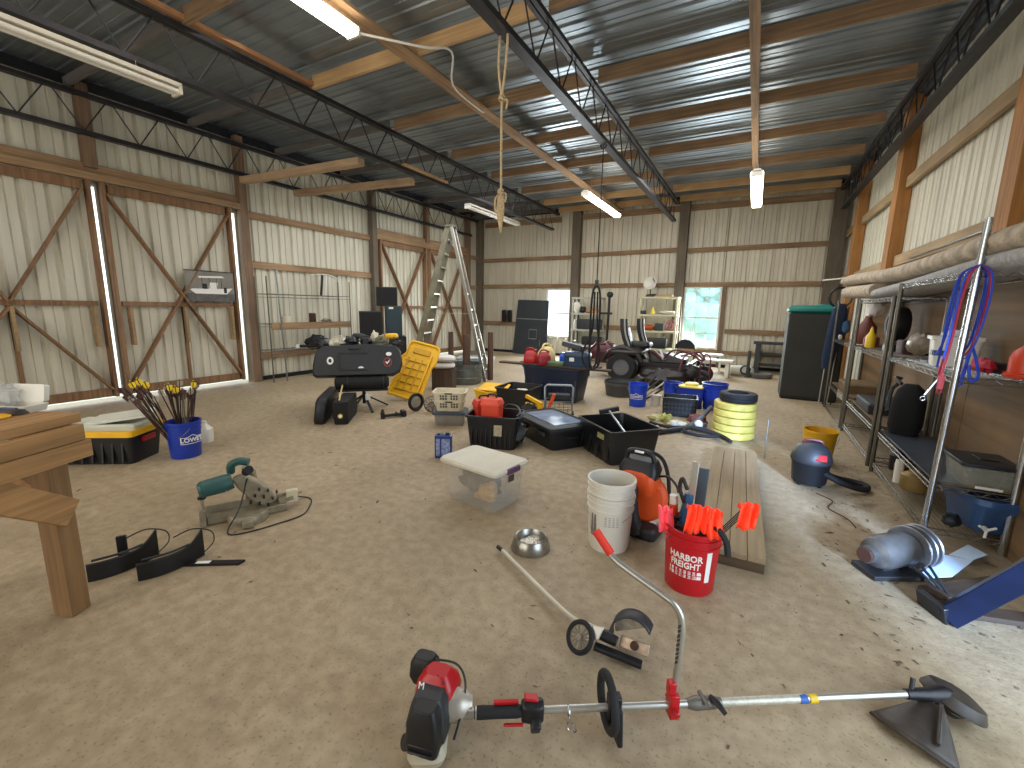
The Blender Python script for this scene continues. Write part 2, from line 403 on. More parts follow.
# steel trusses (open-web joists running away from the camera)
def truss(x, y0, y1, label, zb=3.86, zt=4.36, ext=0):
    t = T('steel_truss', label, 'truss', (x, y0, zb), group=None); Ln = y1-y0
    b = B(); b.bar((-.028, 0, 0), (-.028, Ln, 0), .055, .055); b.bar((.028, 0, 0), (.028, Ln, 0), .055, .055); b.make('bottom_chord', steel_dk, t)
    b = B(); b.bar((-.03, -.2, zt-zb), (-.03, Ln+.4, zt-zb), .045, .05); b.bar((.03, -.2, zt-zb), (.03, Ln+.4, zt-zb), .045, .05); b.make('top_chord', steel_dk, t)
    b = B(); n = int(Ln/.62); s = Ln/n; pts = []
    for k in range(n):
        y = k*s
        b.cyl((0, y, .02), (0, y+s*.44, zt-zb-.02), .009, n=6); b.cyl((0, y+s*.56, zt-zb-.02), (0, y+s, .02), .009, n=6)
    b.make('web', steel_dk, t); return t
truss(XL+.2, -3.5, 12.6, 'dark steel open-web truss running along the left wall above the doors')
truss(-5.56, -3.5, 12.6, 'dark steel open-web truss between the left wall and the hanging rope')
truss(-2.1, -3.5, 12.6, 'black steel open-web truss over the middle, holding the rope')
truss(1.5, -3.5, 12.6, 'black steel open-web truss along the right wall')
# purlins
pur = [-3.4, -1.8, -.3, 1.3, 2.85, 4.38, 5.92, 7.5, 8.98, 10.45, 11.8, 12.9]
nm = {12.9: 'pale roof purlin nearest the back wall', 11.8: 'pale roof purlin, second from the back wall', 10.45: 'brown roof purlin, third from the back wall', 8.98: 'brown roof purlin, fourth from the back wall',
      7.5: 'brown roof purlin, fifth from the back wall', 5.92: 'brown roof purlin crossing right above the rope knot, sixth from the back', 4.38: 'orange-brown roof purlin touching the rope hook, seventh from the back', 2.85: 'short-looking purlin at the top left edge by the lit tube', 1.3: 'roof purlin directly over the camera'}
ordn = {12.9: 'first', 11.8: 'second', 10.45: 'third', 8.98: 'fourth', 7.5: 'fifth', 5.92: 'sixth', 4.38: 'seventh', 2.85: 'eighth'}
wd_left = wood('grey_purlin', '#6f6a66', axis=0, var=.2)
for y in pur:
    for bay, x0, x1 in (('left bay by the doors', XL+.05, -5.62), ('middle bay over the rope', -5.5, -2.16), ('right bay', -2.04, 1.44)):
        b = B(); b.bar((x0, 0, 0), (x1, 0, 0), .045, .12 if x0 < -6 else .16)
        m_ = wd_left if x0 < -6 else (wd_pale if (y > 11 or (y == 4.38 and x0 < -3)) else wd_x)
        tag(b.make('roof_purlin', m_, bev=.003), (ordn[y]+' roof purlin from the back wall, '+bay) if y in ordn else 'roof purlin overhead behind the camera', 'purlin', None if y in ordn else 'purlins behind the camera', loc=(0, y, 4.49 if x0 < -6 else 4.465))
b = B(); b.box((0, 0, 0), (.09, 2.6, .05)); tag(b.make('nailer_board', wood('nailer', '#b5835a', axis=1, var=.2), bev=.003), 'orange wooden nailer on top of the second truss, upper left', 'board', loc=(-5.5, 3.1, 4.44))
b = B(); b.box((0, 0, 0), (.09, 1.2, .04)); tag(b.make('nailer_board', wd_pale, bev=.003), 'short pale board on the bottom chord beside the loose boards', 'board', loc=(-5.5, 6.7, 3.91))
for x, l in ((-3.78, 'flat brown plank under the roof between rope and left truss'), (-.28, 'narrow plank under the roof right of the middle truss'), ):
    b = B(); b.bar((0, 0, 0), (0, 15.8, 0), .1 if x > -1 else .2, .03); tag(b.make('ceiling_plank', wd_y, bev=.003), l, 'plank', loc=(x, -2.6, 4.372))
# two loose boards resting on the chords at the left
for p, q, l in (((-8.45, 5.10, 3.745), (-5.62, 5.28, 3.745), 'nearer of two loose boards laid across the left trusses'), ((-8.4, 6.14, 3.745), (-5.62, 6.46, 3.745), 'farther of two loose boards laid across the left trusses')):
    b = B(); b.bar(p, q, .14, .11); tag(b.make('loose_board', wood('loose_pine', '#b39676', axis=0, var=.2), bev=.004), l, 'board')

# sliding doors
def leaf_door(name, y0, y1, z1, x, braces, stud=True):
    root = B(); sheet(root, (x-.06, 0, 0), (0, 1, 0), (0, 0, 1), y0, y1, .07, z1, (-1, 0, 0)); r = root.make(name, m_wall, flat=True); struct(r)
    w = .13; t = .045; X = x
    for y in (y0+w/2, y1-w/2): b = B(); b.bar((X, y, .08), (X, y, z1), w, t); b.make('stile', wd_door, r, bev=.003)
    zm = 1.5
    for z, nm_ in ((.15, 'bottom_rail'), (zm, 'mid_rail'), (z1-.08, 'top_rail')):
        b = B(); b.bar((X-.002, y0+w, z), (X-.002, y1-w, z), t, .13 if z != zm else .07); b.make(nm_, wd_door, r, bev=.003)
    for (a, c, k) in braces:
        P = lambda u, z: (X+.01+.012*k, y0+(y1-y0)*u, z)
        b = B(); b.bar(P(*a), P(*c), .115, .03); b.make('brace', wd_door, r, bev=.003)
    if stud:
        ym = (y0+y1)/2
        b = B(); b.bar((X, ym, .2), (X, ym, zm-.04), .06, .04); b.make('stud', wd_door, r, bev=.003)
        for yy in (ym, y0+.2, y1-.2):
            b = B(); b.bar((X+.045, yy, .86), (X+.045, yy, 1.45), .12, .04); b.make('cleat', wd_newy if yy != y0+.2 else wd_y, r, bev=.003)
    return r
DX = XL+.09
leaf_door('door_1', .92, 2.984, 3.25, DX, [((.5, 1.5), (.93, 3.1), 0), ((.5, 1.5), (.07, 3.1), 0), ((.5, 1.45), (.95, .2), 1), ((.5, 1.45), (.05, .2), 1)])
leaf_door('door_2', 3.016, 4.935, 3.25, DX, [((.05, 3.1), (.95, .2), 1), ((.95, 3.1), (.05, .2), 0)])
leaf_door('door_3', 8.52, 10.42, 3.2, DX, [((.06, 3.1), (.94, .2), 1), ((.94, 3.1), (.06, .2), 0)], False)
leaf_door('door_4', 10.5, 12.4, 3.2, DX, [((.06, 3.1), (.94, .2), 1), ((.94, 3.1), (.06, .2), 0)], False)
for x in (XL+.02, XR-.02): trim((x, YF+.1, ZC-.03), (x, YB-.1, ZC-.03), .05, .14, steel_dk)  # dark strips added along the wall tops to cover sky glints
trim((XL+.1, YB-.03, ZC-.03), (XR-.1, YB-.03, ZC-.03), .05, .12, steel_dk)
# ------------------------------------------------------------------ shared builders
def tubmesh(w, d, h, tp=.86, rim=.018, t=.008, r=.05, n=4, lip=.02):
    b = B(); b.loft([rr(w*tp, d*tp, 0, r, n), rr(w, d, h-lip, r, n), rr(w+2*rim, d+2*rim, h-lip, r+rim, n), rr(w+2*rim, d+2*rim, h, r+rim, n), rr(w-2*t, d-2*t, h, r, n), rr(w*tp-2*t, d*tp-2*t, .012, r, n)])
    return b
def lidmesh(w, d, z, h=.03, r=.05, n=4, rec=.012):
    b = B(); b.loft([rr(w, d, z, r, n), rr(w, d, z+h*.6, r, n), rr(w-.01, d-.01, z+h, r, n), rr(w-.06, d-.06, z+h, r, n), rr(w-.08, d-.08, z+h-rec, r, n)]); return b
def bucket(name, label, loc, m, rz=0, h=.37, rb=.13, rt=.149, handle=True, group=None, rot=None, hdown=1):
    t = T(name, label, 'bucket', loc, rz, group, rot)
    b = B(); k = lambda z: rb+(rt-rb)*z/h
    b.lathe([(rb-.004, 0), (rb, .008), (k(h*.74), h*.74), (k(h*.74)+.006, h*.745), (k(h*.78)+.006, h*.775), (k(h*.8), h*.78), (k(h*.87), h*.87), (k(h*.87)+.007, h*.875), (k(h*.9)+.007, h*.9), (k(h*.9), h*.905), (rt, h-.016), (rt+.007, h-.014), (rt+.007, h), (rt-.004, h), (rb-.004, .012), (.0, .012)], n=36)
    b.make('bucket_body', m, t)
    if handle:
        b = B(); P = []
        for i in range(17):
            a = R(180*i/16); P.append(((rt+.012)*math.cos(a), -.02-(rt+.03)*math.sin(a)*.55*hdown, h*.84-.0-(rt)*math.sin(a)*.75))
        b.tube(P, .0022, 6); b.make('bail_handle', galv, t)
    return t

# ------------------------------------------------------------------ workbench at the left
t = T('workbench', 'heavy timber workbench in the left foreground with diagonal brace', 'workbench', (-2.86, .80, 0), -65)
BH = 1.0
for k in range(5):
    b = B(); b.box((.87, -.075-.15*k, BH-.022), (1.8, .147, .045)); b.make('tabletop_board', wd_bench, t, bev=.003)
b = B(); b.box((.87, .022, BH-.085), (1.74, .04, .078)); b.make('apron', wd_bench, t, bev=.003)
b = B(); b.box((.865, .026, BH-.17), (1.77, .042, .086)); b.make('apron', wd_bench, t, bev=.003)
b = B(); b.box((.02, -.36, BH-.09), (.04, .7, .08)); b.make('apron', wd_bench, t, bev=.003)
for x, y in ((.1, -.06), (1.66, -.06), (.1, -.68), (1.66, -.68)):
    b = B(); b.box((x, y, (BH-.045)/2), (.09, .1, BH-.046)); b.make('leg', wd_benchz, t, bev=.004)
b = B(); b.bar((.09, .0, .53), (.56, .0, .88), .045, .13); b.make('brace', wd_bench, t, bev=.004)
b = B(); b.bar((.02, -.14, .5), (.02, -.6, .86), .04, .09); b.make('brace', wd_bench, t, bev=.004)

t = T('storage_box', 'small cream plastic box with hinged lid standing on the workbench', 'box', (-3.15, .69, BH), 25)
b = B(); b.loft([rr(.17, .1, 0, .01), rr(.19, .115, .035, .012), rr(.18, .105, .036, .01), rr(.165, .095, .008, .01)]); b.make('box_body', white, t)
b = B(); b.M = Matrix.Translation((-.01, .06, .035)) @ Matrix.Rotation(R(-100), 4, 'X'); b.loft([rr(.17, .09, -.015, .012, cy=-.045), rr(.165, .085, .012, .012, cy=-.045)]); b.make('box_lid', white, t)
b = B(); b.box((.02, -.062, .022), (.08, .012, .022)); b.make('latch', mat('slate_blue', '#3c4766', .4), t, bev=.002)
t = T('tape_roll', 'roll of dark tape in clear wrap at back of the workbench', 'tape', (-3.32, .62, BH), 0)
b = B(); b.lathe([(.03, 0), (.055, 0), (.055, .048), (.03, .048), (.03, 0)], (0, 0, .056), d=(.6, -.8, .1), cap=False); b.make('tape', blk, t)
b = B(); b.lump((.03, .05, .07), (.09, .06, .06), 3, .3); b.make('clear_wrap', mat('cling_wrap', '#dfe3e4', .15, 0, 0, alpha=.45), t)
b = B(); b.lathe([(0, 0), (.06, 0), (.064, .008), (.05, .014), (0, .012)]); tag(b.make('yellow_disc', yellow), 'round yellow plastic disc lying flat on the workbench edge', 'disc', loc=(-3.04, .57, BH+.001))
b = B(); b.loft([rr(.2, .08, 0, .03), rr(.19, .07, .025, .03)]); tag(b.make('knife_case', mat('dark_brown_case', '#3a2f28', .6)), 'flat dark case lying in front of the cream box on the workbench', 'case', loc=(-3.12, .62, BH+.001), rz=40)

# ------------------------------------------------------------------ black/yellow tote and the arrow bucket
t = T('storage_tote', 'black storage tote with yellow rim and red latch by the left doors', 'tote', (-5.48, 1.76, 0), 32.7)
b = B(); b.loft([rr(.66, .37, 0, .04), rr(.72, .43, .28, .04), rr(.75, .46, .285, .04), rr(.75, .46, .3, .04)]); b.make('tote_body', blk, t)
b = B(); b.loft([rr(.78, .49, .28, .04), rr(.78, .49, .335, .04), rr(.74, .45, .335, .04), rr(.72, .43, .315, .04)]); b.make('tote_lid', yellow, t)
b = B(); b.box((.365, .0, .22), (.03, .16, .05)); b.make('latch', red, t, bev=.006)
b = B()
for i in range(7): b.box((-.27+.09*i, -.205, .14), (.02, .02, .24), (R(-5), 0, 0))
b.make('ribs', blk, t, bev=.003)
t = T('foam_tray', 'pale foam sheet with folded edges lying on the black and yellow tote', 'tray', (-5.46, 1.77, .316), 38)
b = B(); b.loft([rr(.64, .36, 0, .02), rr(.66, .38, .05, .02), rr(.6, .33, .07, .02), rr(.56, .3, .045, .02)]); b.make('tray_body', mat('pale_foam', '#c3c6b4', .7, 0, .1), t)
b = B(); b.box((.1, .03, .105), (.5, .3, .025), (R(4), R(-7), R(9))); b.make('loose_sheet', mat('pale_sheet', '#d2d2c4', .6, 0, .05), t, bev=.003)

t = bucket('bucket', 'royal blue bucket holding a sheaf of arrows beside the black tote', (-4.95, 2.17, 0), blue, -24)
t.rotation_euler = (0, 0, 0)
fn = oncyl(.1445, .19, 2, .05)
b = B()
def outline(b, pts, fn, w):
    for p, q in zip(pts, pts[1:]):
        p = Vector((*p, 0)); q = Vector((*q, 0)); d = (q-p).normalized(); n = Vector((-d.y, d.x, 0))*w/2; k = 4
        for j in range(k):
            a = p+(q-p)*j/k; c = p+(q-p)*(j+1)/k
            b.add([fn(*(a+n).xy, .001), fn(*(a-n).xy, .001), fn(*(c-n).xy, .001), fn(*(c+n).xy, .001)], [(0, 1, 2, 3)])
outline(b, [(-.1, -.035), (-.1, .03), (-.045, .03), (0, .055), (.045, .03), (.1, .03), (.1, -.035), (-.1, -.035)], fn, .006); b.make('emblem_outline', wht, t, flat=True)
text('bucket_lettering', "LOWE'S", .06, wht, t, fn, bold=.0015)
random.seed(11)
shaft_m = [mat('arrow_carbon', '#2c211d', .4, 0, .2, 40), mat('arrow_maroon', '#4a2622', .4, 0, .2, 40), mat('arrow_camo', '#5d5646', .5, 0, .4, 60)]
fl_y = mat('fletch_yellow', '#f0d020', .6, 0, 0); fl_d = mat('fletch_dark', '#5a3b35', .7, 0, .2, 40); fl_w = mat('fletch_pale', '#a79c8c', .7, 0, 0)
def arrow(p, q, sm, fm, label, grp):
    p = Vector(p); q = Vector(q); t = T('arrow', label, 'arrow', p, 0, grp); d = q-p; L_ = d.length; q = d; u = d.normalized(); x, y = frame(u)
    b = B(); b.cyl((0, 0, 0), q, .0055, n=6); b.make('shaft', sm, t)
    for k in range(3):
        a = R(120*k); n = x*math.cos(a)+y*math.sin(a); base = u*(L_-.075); b = B(); w = n.cross(u)*.001
        b.add([base+n*.004+w, base+u*.02+n*.026+w, base+u*.058+n*.03+w, base+u*.066+n*.004+w, base+n*.004-w, base+u*.02+n*.026-w, base+u*.058+n*.03-w, base+u*.066+n*.004-w], [(0, 1, 2, 3), (7, 6, 5, 4), (0, 4, 5, 1), (1, 5, 6, 2), (2, 6, 7, 3)])
        b.make('fletching', fm, t, flat=True)
    b = B(); b.cyl(q, u*(L_+.012), .0035, n=6); b.make('nock', fm, t)
C0 = Vector((-4.95, 2.17, 0)); rt_ = Vector((.40, .91, 0)); aw = Vector((-.91, .40, 0))
for i in range(34):
    s = random.uniform(-1.0, .45); e = random.uniform(-.8, .8)
    p = C0 + rt_*(.05*random.uniform(-1, 1)) + aw*(.07*e) + Vector((0, 0, .016)); q = C0 + rt_*(.5*s*abs(s)**.5) + aw*(.12*e) + Vector((0, 0, random.uniform(.64, .78)))
    arrow(p, q, shaft_m[i % 3], (fl_d, fl_w, fl_d)[i % 3], 'dark arrow with dull fletching leaning left in the blue bucket', 'dull arrows in the blue bucket')
for s, h, l in ((-.36, .80, 'yellow-fletched arrow, leftmost and tallest in the blue bucket'), (-.31, .82, 'yellow-fletched arrow, second from left in the blue bucket'), (-.26, .79, 'yellow-fletched arrow, third from left in the blue bucket'), (-.08, .75, 'yellow-fletched arrow near the middle of the blue bucket'), (-.03, .72, 'yellow-fletched arrow just right of the middle of the blue bucket'), (.12, .76, 'yellow-fletched arrow, rightmost in the blue bucket')):
    arrow(C0+rt_*(s*.2)+Vector((0, 0, .016)), C0+rt_*s+Vector((0, 0, h)), shaft_m[0], fl_y, l, None)
t = T('milk_jug', 'small white plastic jug behind the blue arrow bucket', 'jug', (-5.28, 2.52, 0), 30)
b = B(); b.loft([rr(.13, .1, 0, .03), rr(.14, .11, .05, .03), rr(.14, .11, .15, .03), rr(.05, .05, .2, .02), rr(.045, .045, .22, .02)]); b.make('jug_body', white, t)
b = B(); b.cyl((0, 0, .22), (0, 0, .24), .026); b.make('cap', white, t)

# ------------------------------------------------------------------ mitre saw
t = T('mitre_saw', 'compound mitre saw with teal motor and silver base on the floor', 'saw', (-3.12, 1.72, 0), 58)
sawm = mat('saw_casting', '#9c927c', .45, .35, .2, 20); teal = mat('saw_teal', '#2f5a58', .45, 0, .1)
b = B(); b.lathe([(.13, 0), (.135, .03), (.125, .06), (.12, .065), (0, .065)], (0, -.04, 0)); b.make('turntable', sawm, t)
b = B(); b.box((0, .03, .03), (.5, .12, .055)); b.box((0, -.14, .03), (.07, .16, .05)); b.make('base', sawm, t, bev=.006)
b = B(); b.box((-.005, .06, .085), (.52, .022, .06)); b.make('fence', sawm, t, bev=.004)
b = B(); b.cyl((-.27, 0, .0), (-.27, 0, .19), .011); b.box((-.27, -.02, .06), (.035, .08, .11)); b.make('clamp_post', sawm, t)
b = B(); b.lathe([(.01, 0), (.026, .004), (.026, .018), (.01, .022), (.008, .05)], (-.27, 0, .19)); b.make('clamp_knob', blk, t)
b = B(); b.bar((.0, .14, .05), (.04, .17, .26), .06, .07); b.bar((.04, .17, .26), (.0, .08, .36), .05, .05); b.make('arm', sawm, t, bev=.008)
b = B(); b.M = Matrix.Translation((.06, .02, .19)) @ Matrix.Rotation(R(-42), 4, 'Y')
b.prism([(-.05, -.14), (.04, -.15), (.065, -.05), (.06, .05), (.035, .15), (-.03, .18), (-.06, .1), (-.07, -.05)], .08, u=(1, 0, 0), v=(0, 0, 1)); b.make('blade_guard', sawm, t, bev=.012)
b = B()
for i in range(9): b.cyl((.02+.055*(i % 3)+.03*(i//3), -.055, .10+.045*(i//3)-.02*(i % 3)+.02), (.02+.055*(i % 3)+.03*(i//3), -.02, .10+.045*(i//3)-.02*(i % 3)+.02), .008, n=10)
b.make('vent_holes', blk, t)
b = B(); b.cyl((-.08, -.02, .3), (-.13, -.025, .29), .055, .062, 20); b.cyl((-.13, -.025, .29), (-.26, -.04, .275), .062, .057, 20); b.cyl((-.26, -.04, .275), (-.28, -.042, .272), .057, .045, 20); b.make('motor_housing', teal, t)
b = B(); b.tube(smooth([(-.09, .06, .34), (-.08, .03, .4), (-.03, .0, .43), (.03, -.02, .42)]), .028, 10); b.make('handle', teal, t)
b = B(); b.cyl((.01, -.05, .36), (.03, -.1, .39), .03); b.make('dust_port', blk, t)
b = B(); b.box((.29, .02, .10), (.08, .05, .09)); b.make('side_block', cream, t, bev=.006)
b = B(); b.box((.25, .04, .08), (.1, .1, .03), (0, R(-12), 0)); b.cyl((.2, .03, .05), (.36, .06, .1), .008); b.make('extension', sawm, t)
M_ = Matrix.Translation((-3.12, 1.72, 0)) @ Matrix.Rotation(R(58), 4, 'Z'); Mi = M_.inverted()
b = B(); b.tube([Mi @ Vector(p) for p in smooth([(-3.0, 1.98, .1), (-3.06, 2.1, .02), (-3.02, 2.14, .006), (-2.93, 2.1, .006), (-2.8, 1.93, .006), (-2.83, 1.75, .006), (-2.88, 1.6, .006), (-2.95, 1.5, .006), (-3.02, 1.52, .02), (-3.05, 1.62, .12), (-3.1, 1.72, .3)])], .005, 6); b.make('power_cord', blk, t)

# curved black pads with strap loops, and the flat bar
def pad(loc, rz, label, tab):
    t = T('curved_pad', label, 'pad', loc, rz, None); t.scale = (.8, 1.0, 1.0)
    b = B(); pts = []; Rr = .26
    n = 14
    inner = [( -.17+.34*i/n, -.06+.19*(i/n)**2.2, 0) for i in range(n+1)]
    hts = [.1+.075*max(0, (i/n-.75)/.25)**1.5 for i in range(n+1)]
    V = []; F = []
    for i, p in enumerate(inner):
        h = hts[i]; V += [(p[0], p[1], 0), (p[0], p[1], h), (p[0]-.012, p[1]+.022, h), (p[0]-.008, p[1]+.016, 0)]
    for i in range(n):
        for k in range(4): F.append((4*i+k, 4*i+(k+1) % 4, 4*i+4+(k+1) % 4, 4*i+4+k))
    F += [(0, 3, 2, 1), (4*n, 4*n+1, 4*n+2, 4*n+3)]
    b.add(V, F); b.make('pad_shell', blk, t, bev=.003)
    b = B(); b.tube(smooth([(-.15, -.03, .11), (0, .0, .115), (.1, .07, .115)]), .007, 6); b.make('rim_bead', blkg, t)
    if tab: b = B(); b.box((-.06, .16, .075), (.06, .02, .15), (0, 0, R(10))); b.bar((-.06, .15, .05), (.06, .06, .05), .02, .02); b.make('upright_tab', blk, t, bev=.004)
    b = B(); b.tube(smooth([(-.03, .16, .13), (.08, .2, .15), (.2, .2, .12), (.22, .17, .06), (.17, .1, .03)]), .004, 6); b.make('strap_loop', blk, t)
    return t
pad((-3.07, .96, 0), 52, 'curved black plastic pad with upright tab, left of the pair on the floor', True)
pad((-2.84, 1.1, 0), 50, 'curved black plastic pad, right of the pair, with flat bar beside it', False)
t = T('flat_bar', 'flat black metal bar with small white label beside the right curved pad', 'bar', (-2.7, 1.26, 0), 33)
b = B(); b.loft([[(-.17, -.02, 0), (.15, -.02, 0), (.17, .02, 0), (-.17, .02, 0)], [(-.17, -.02, .014), (.15, -.02, .014), (.17, .02, .014), (-.17, .02, .014)]]); b.make('bar_body', blk, t)
b = B(); b.box((-.06, 0, .0152), (.08, .028, .001)); b.make('label', wht, t)

# boat poster on the right sliding leaf
t = T('boat_poster', 'photo poster of a white boat with canopy hung on the big door', 'poster', (-8.545, 4.42, 1.56), 90)
pw, ph = .8, .53
b = B(); b.box((0, 0, ph/2), (pw, .004, ph)); b.make('sheet', mat('poster_grey', '#7e7a72', .35, 0, .25, 3), t)
b = B(); b.box((0, -.003, .07), (pw, .001, .14)); b.make('water_band', mat('poster_water', '#5c5a58', .3, 0, .4, 12), t)
b = B(); b.prism([(-.34, .2), (-.26, .13), (.26, .13), (.37, .24), (.1, .22), (-.3, .215)], .001, (0, -.0042, 0), (1, 0, 0), (0, 0, 1)); b.make('boat_hull', wht, t, flat=True)
b = B(); b.prism([(-.2, .43), (.2, .45), (.24, .42), (-.18, .40)], .001, (0, -.0042, 0)); b.prism([(-.04, .22), (.1, .22), (.12, .33), (-.02, .33)], .001, (0, -.0042, 0)); b.make('boat_canopy', wht, t, flat=True)
b = B()
for x in (-.14, -.02, .1, .18): b.box((x, -.0045, .32), (.008, .001, .18))
b.box((.24, -.0045, .2), (.05, .001, .1)); b.box((-.1, -.0045, .26), (.07, .001, .09)); b.make('boat_rigging', blk, t)
b = B(); b.box((0, -.004, ph-.006), (pw+.02, .012, .014)); b.make('hanging_rail', blk, t)

# ------------------------------------------------------------------ foreground string trimmer
t = T('string_trimmer', 'red and black petrol string trimmer with silver shaft lying across the foreground', 'trimmer', (-.755, 1.116, 0), 32.4)
Z = .115
b = B(); b.cyl((0, 0, Z), (1.69, 0, Z), .0135, n=18); b.make('shaft', silver, t)
b = B(); b.cyl((.83, 0, Z), (1.25, 0, Z), .0148, n=18, cap=False); b.make('shaft_decal', mat('decal_pale', '#b8b3a2', .4, .3, .2, 60), t)
b = B(); b.cyl((1.272, -.002, Z), (1.302, -.002, Z), .0155, n=14); b.make('warning_badge', mat('badge_yellow', '#d8b524', .5, 0, 0), t)
b = B(); b.cyl((1.235, -.002, Z), (1.262, -.002, Z), .0155, n=14); b.make('badge_blue', mat('badge_blue', '#2c5aa8', .5, 0, 0), t)
b = B(); b.cyl((.14, 0, Z), (-.03, 0, Z), .0165, n=16)
for i in range(5): b.cyl((-.03+.012*i, 0, Z), (-.024+.012*i, 0, Z), .021, n=16)
b.make('shaft_collar', silver, t)
b = B(); b.tube([(.015, 0, Z), (.03, 0, Z), (.1, 0, Z), (.17, 0, Z), (.19, 0, Z)], [.018, .022, .021, .022, .018], 16); b.make('rear_grip', rubber, t)
b = B(); b.loft([[(x, y*k, z) for y, z in ((-.024, Z-.03), (-.026, Z+.03), (0, Z+.045), (.026, Z+.03), (.024, Z-.03), (0, Z-.05))] for x, k in ((.185, .8), (.21, 1.1), (.25, 1.1), (.265, .8))]); b.box((.235, -.02, Z-.04), (.035, .04, .06), (R(30), 0, 0)); b.make('control_housing', blk, t, bev=.006)
b = B(); b.bar((.12, -.02, Z-.035), (.19, -.035, Z-.02), .012, .008); b.make('trigger', red, t, bev=.003)
b = B(); b.box((.13, .012, Z+.028), (.09, .016, .012)); b.box((.22, .004, Z+.05), (.05, .03, .012), (0, R(10), 0)); b.make('throttle_lock', red, t, bev=.003)
# engine
B.ENG = Matrix.Translation((.035, .03, 0.01)) @ Matrix.Scale(.9, 4)
b = B(); b.lathe([(.05, -.06), (.062, -.05), (.062, .0), (.055, .03), (.035, .05), (.03, .06)], (-.09, 0, Z+.01), d=(1, 0, 0)); b.make('clutch_housing', mat('cast_alloy', '#b5ada0', .4, .5, .1), t)
b = B(); b.M = Matrix.Translation((-.19, -.02, .0)) @ Matrix.Rotation(R(-12), 4, 'Z')
b.loft([rr(.13, .16, .03, .03), rr(.15, .19, .07, .03), rr(.16, .2, .13, .03), rr(.13, .17, .2, .03), rr(.1, .13, .225, .03)]); b.make('engine_block', blkg, t)
b = B(); b.M = Matrix.Translation((-.17, .045, .0)) @ Matrix.Rotation(R(-20), 4, 'Z')
b.loft([rr(.15, .12, .12, .03), rr(.165, .14, .17, .03), rr(.15, .12, .215, .03), rr(.09, .07, .25, .025)]); b.make('top_cover', red, t)
b = B(); b.M = Matrix.Translation((-.205, -.105, .0)) @ Matrix.Rotation(R(-18), 4, 'Z')
b.loft([rr(.12, .09, .05, .02), rr(.135, .1, .1, .02), rr(.12, .09, .19, .02), rr(.09, .06, .235, .02)])
for i in range(5): b.box((0, -.048+.006*i, .075+.026*i), (.1, .02, .01))
b.make('starter_cover', blk, t, bev=.004)
b = B(); b.M = Matrix.Translation((-.235, .13, .0)) @ Matrix.Rotation(R(-20), 4, 'Z')
b.loft([rr(.1, .07, .12, .02), rr(.12, .09, .16, .02), rr(.11, .08, .22, .02), rr(.08, .06, .245, .02)]); b.make('air_filter_box', blk, t, bev=.004)
b = B(); b.loft([rr(.13, .13, .0, .03, cx=-.2, cy=-.08), rr(.15, .15, .03, .04, cx=-.2, cy=-.08), rr(.12, .12, .07, .03, cx=-.2, cy=-.08)]); b.make('fuel_tank', mat('tank_translucent', '#b9b099', .35, 0, .1), t)
b = B(); b.cyl((-.27, -.09, .06), (-.285, -.1, .07), .028); b.make('fuel_cap', blk, t)
b = B(); b.tube(smooth([(-.2, .12, .23), (-.1, .08, .24), (-.06, .03, .2), (-.07, -.04, .14), (-.1, -.09, .06)]), .005, 6); b.make('fuel_line', blk, t)
fe = lambda x, y, z: Vector((-.17+.07*math.cos(R(-20))+x*math.cos(R(-20))*.6-.09, .045-.02+y*.9, .2+z+.035+y*.2))
b = B(); b.prism([(-.035, 0), (0, .022), (.035, 0), (0, -.022)], .002, (-.17, .0, .236), (math.cos(R(-20)), math.sin(R(-20)), 0), (.1, .6, .75)); b.make('engine_badge', blk, t, flat=True)
text('badge_mark', 'M', .03, wht, t, onflat((-.17, -.002, .2375), (math.cos(R(-20)), math.sin(R(-20)), 0), (.1, .6, .75)))
B.ENG = None
# front loop handle, hook, clamp and bent helper handle
b = B(); P = []
for i in range(24):
    a = 2*PI*i/24; P.append((.5, .085*math.cos(a)*1.1, Z+.025+.085*math.sin(a)*.98))
P = [(x+.03*(z-Z), y, max(z, .016)) for x, y, z in P]
b.tube(P, .0155, 10, True); b.make('loop_handle', rubber, t)
b = B(); b.box((.525, 0, Z), (.05, .04, .1)); b.prism([(-.05, -.09), (.03, -.11), (.05, .02), (-.03, .04)], .02, (.53, -.03, Z), (0, 1, 0), (0, 0, 1)); b.make('handle_bracket', blk, t, bev=.006)
b = B(); b.ring((.355, -.01, Z), .019, .003, (1, 0, 0)); b.ring((.36, -.045, Z-.03), .018, .003, (.5, 0, 1)); b.make('hanging_hook', chrome, t)
b = B(); b.box((.745, 0, Z+.005), (.034, .05, .1)); b.box((.735, .0, Z+.075), (.03, .03, .05)); b.cyl((.745, -.05, Z), (.745, .045, Z), .011, n=10); b.make('red_clamp', red, t, bev=.005)
v0 = M2 = None
def tl(x, y, z):  # world -> trimmer space
    a = R(-32.4); dx, dy = x+.755, y-1.116; return (dx*math.cos(a)-dy*math.sin(a), dx*math.sin(a)+dy*math.cos(a), z)
hp = [tl(-.125, 1.52, .17), tl(-.118, 1.525, .34), tl(-.122, 1.525, .455), tl(-.15, 1.53, .505), tl(-.21, 1.54, .53), tl(-.365, 1.56, .585), tl(-.425, 1.57, .625)]
b = B(); b.tube(smooth(hp, 5), .0125, 12); b.make('bent_handle', silver, t)
b = B(); b.tube([tl(-.4, 1.567, .61), tl(-.47, 1.58, .682)], .017, 12); b.make('red_grip', mat('red_foam', '#d8301c', .6, 0, .05), t)
b = B(); lm = onflat(Vector(tl(-.126, 1.508, .36)), (0, 0, -1), (1, .3, 0)); xx = -.09
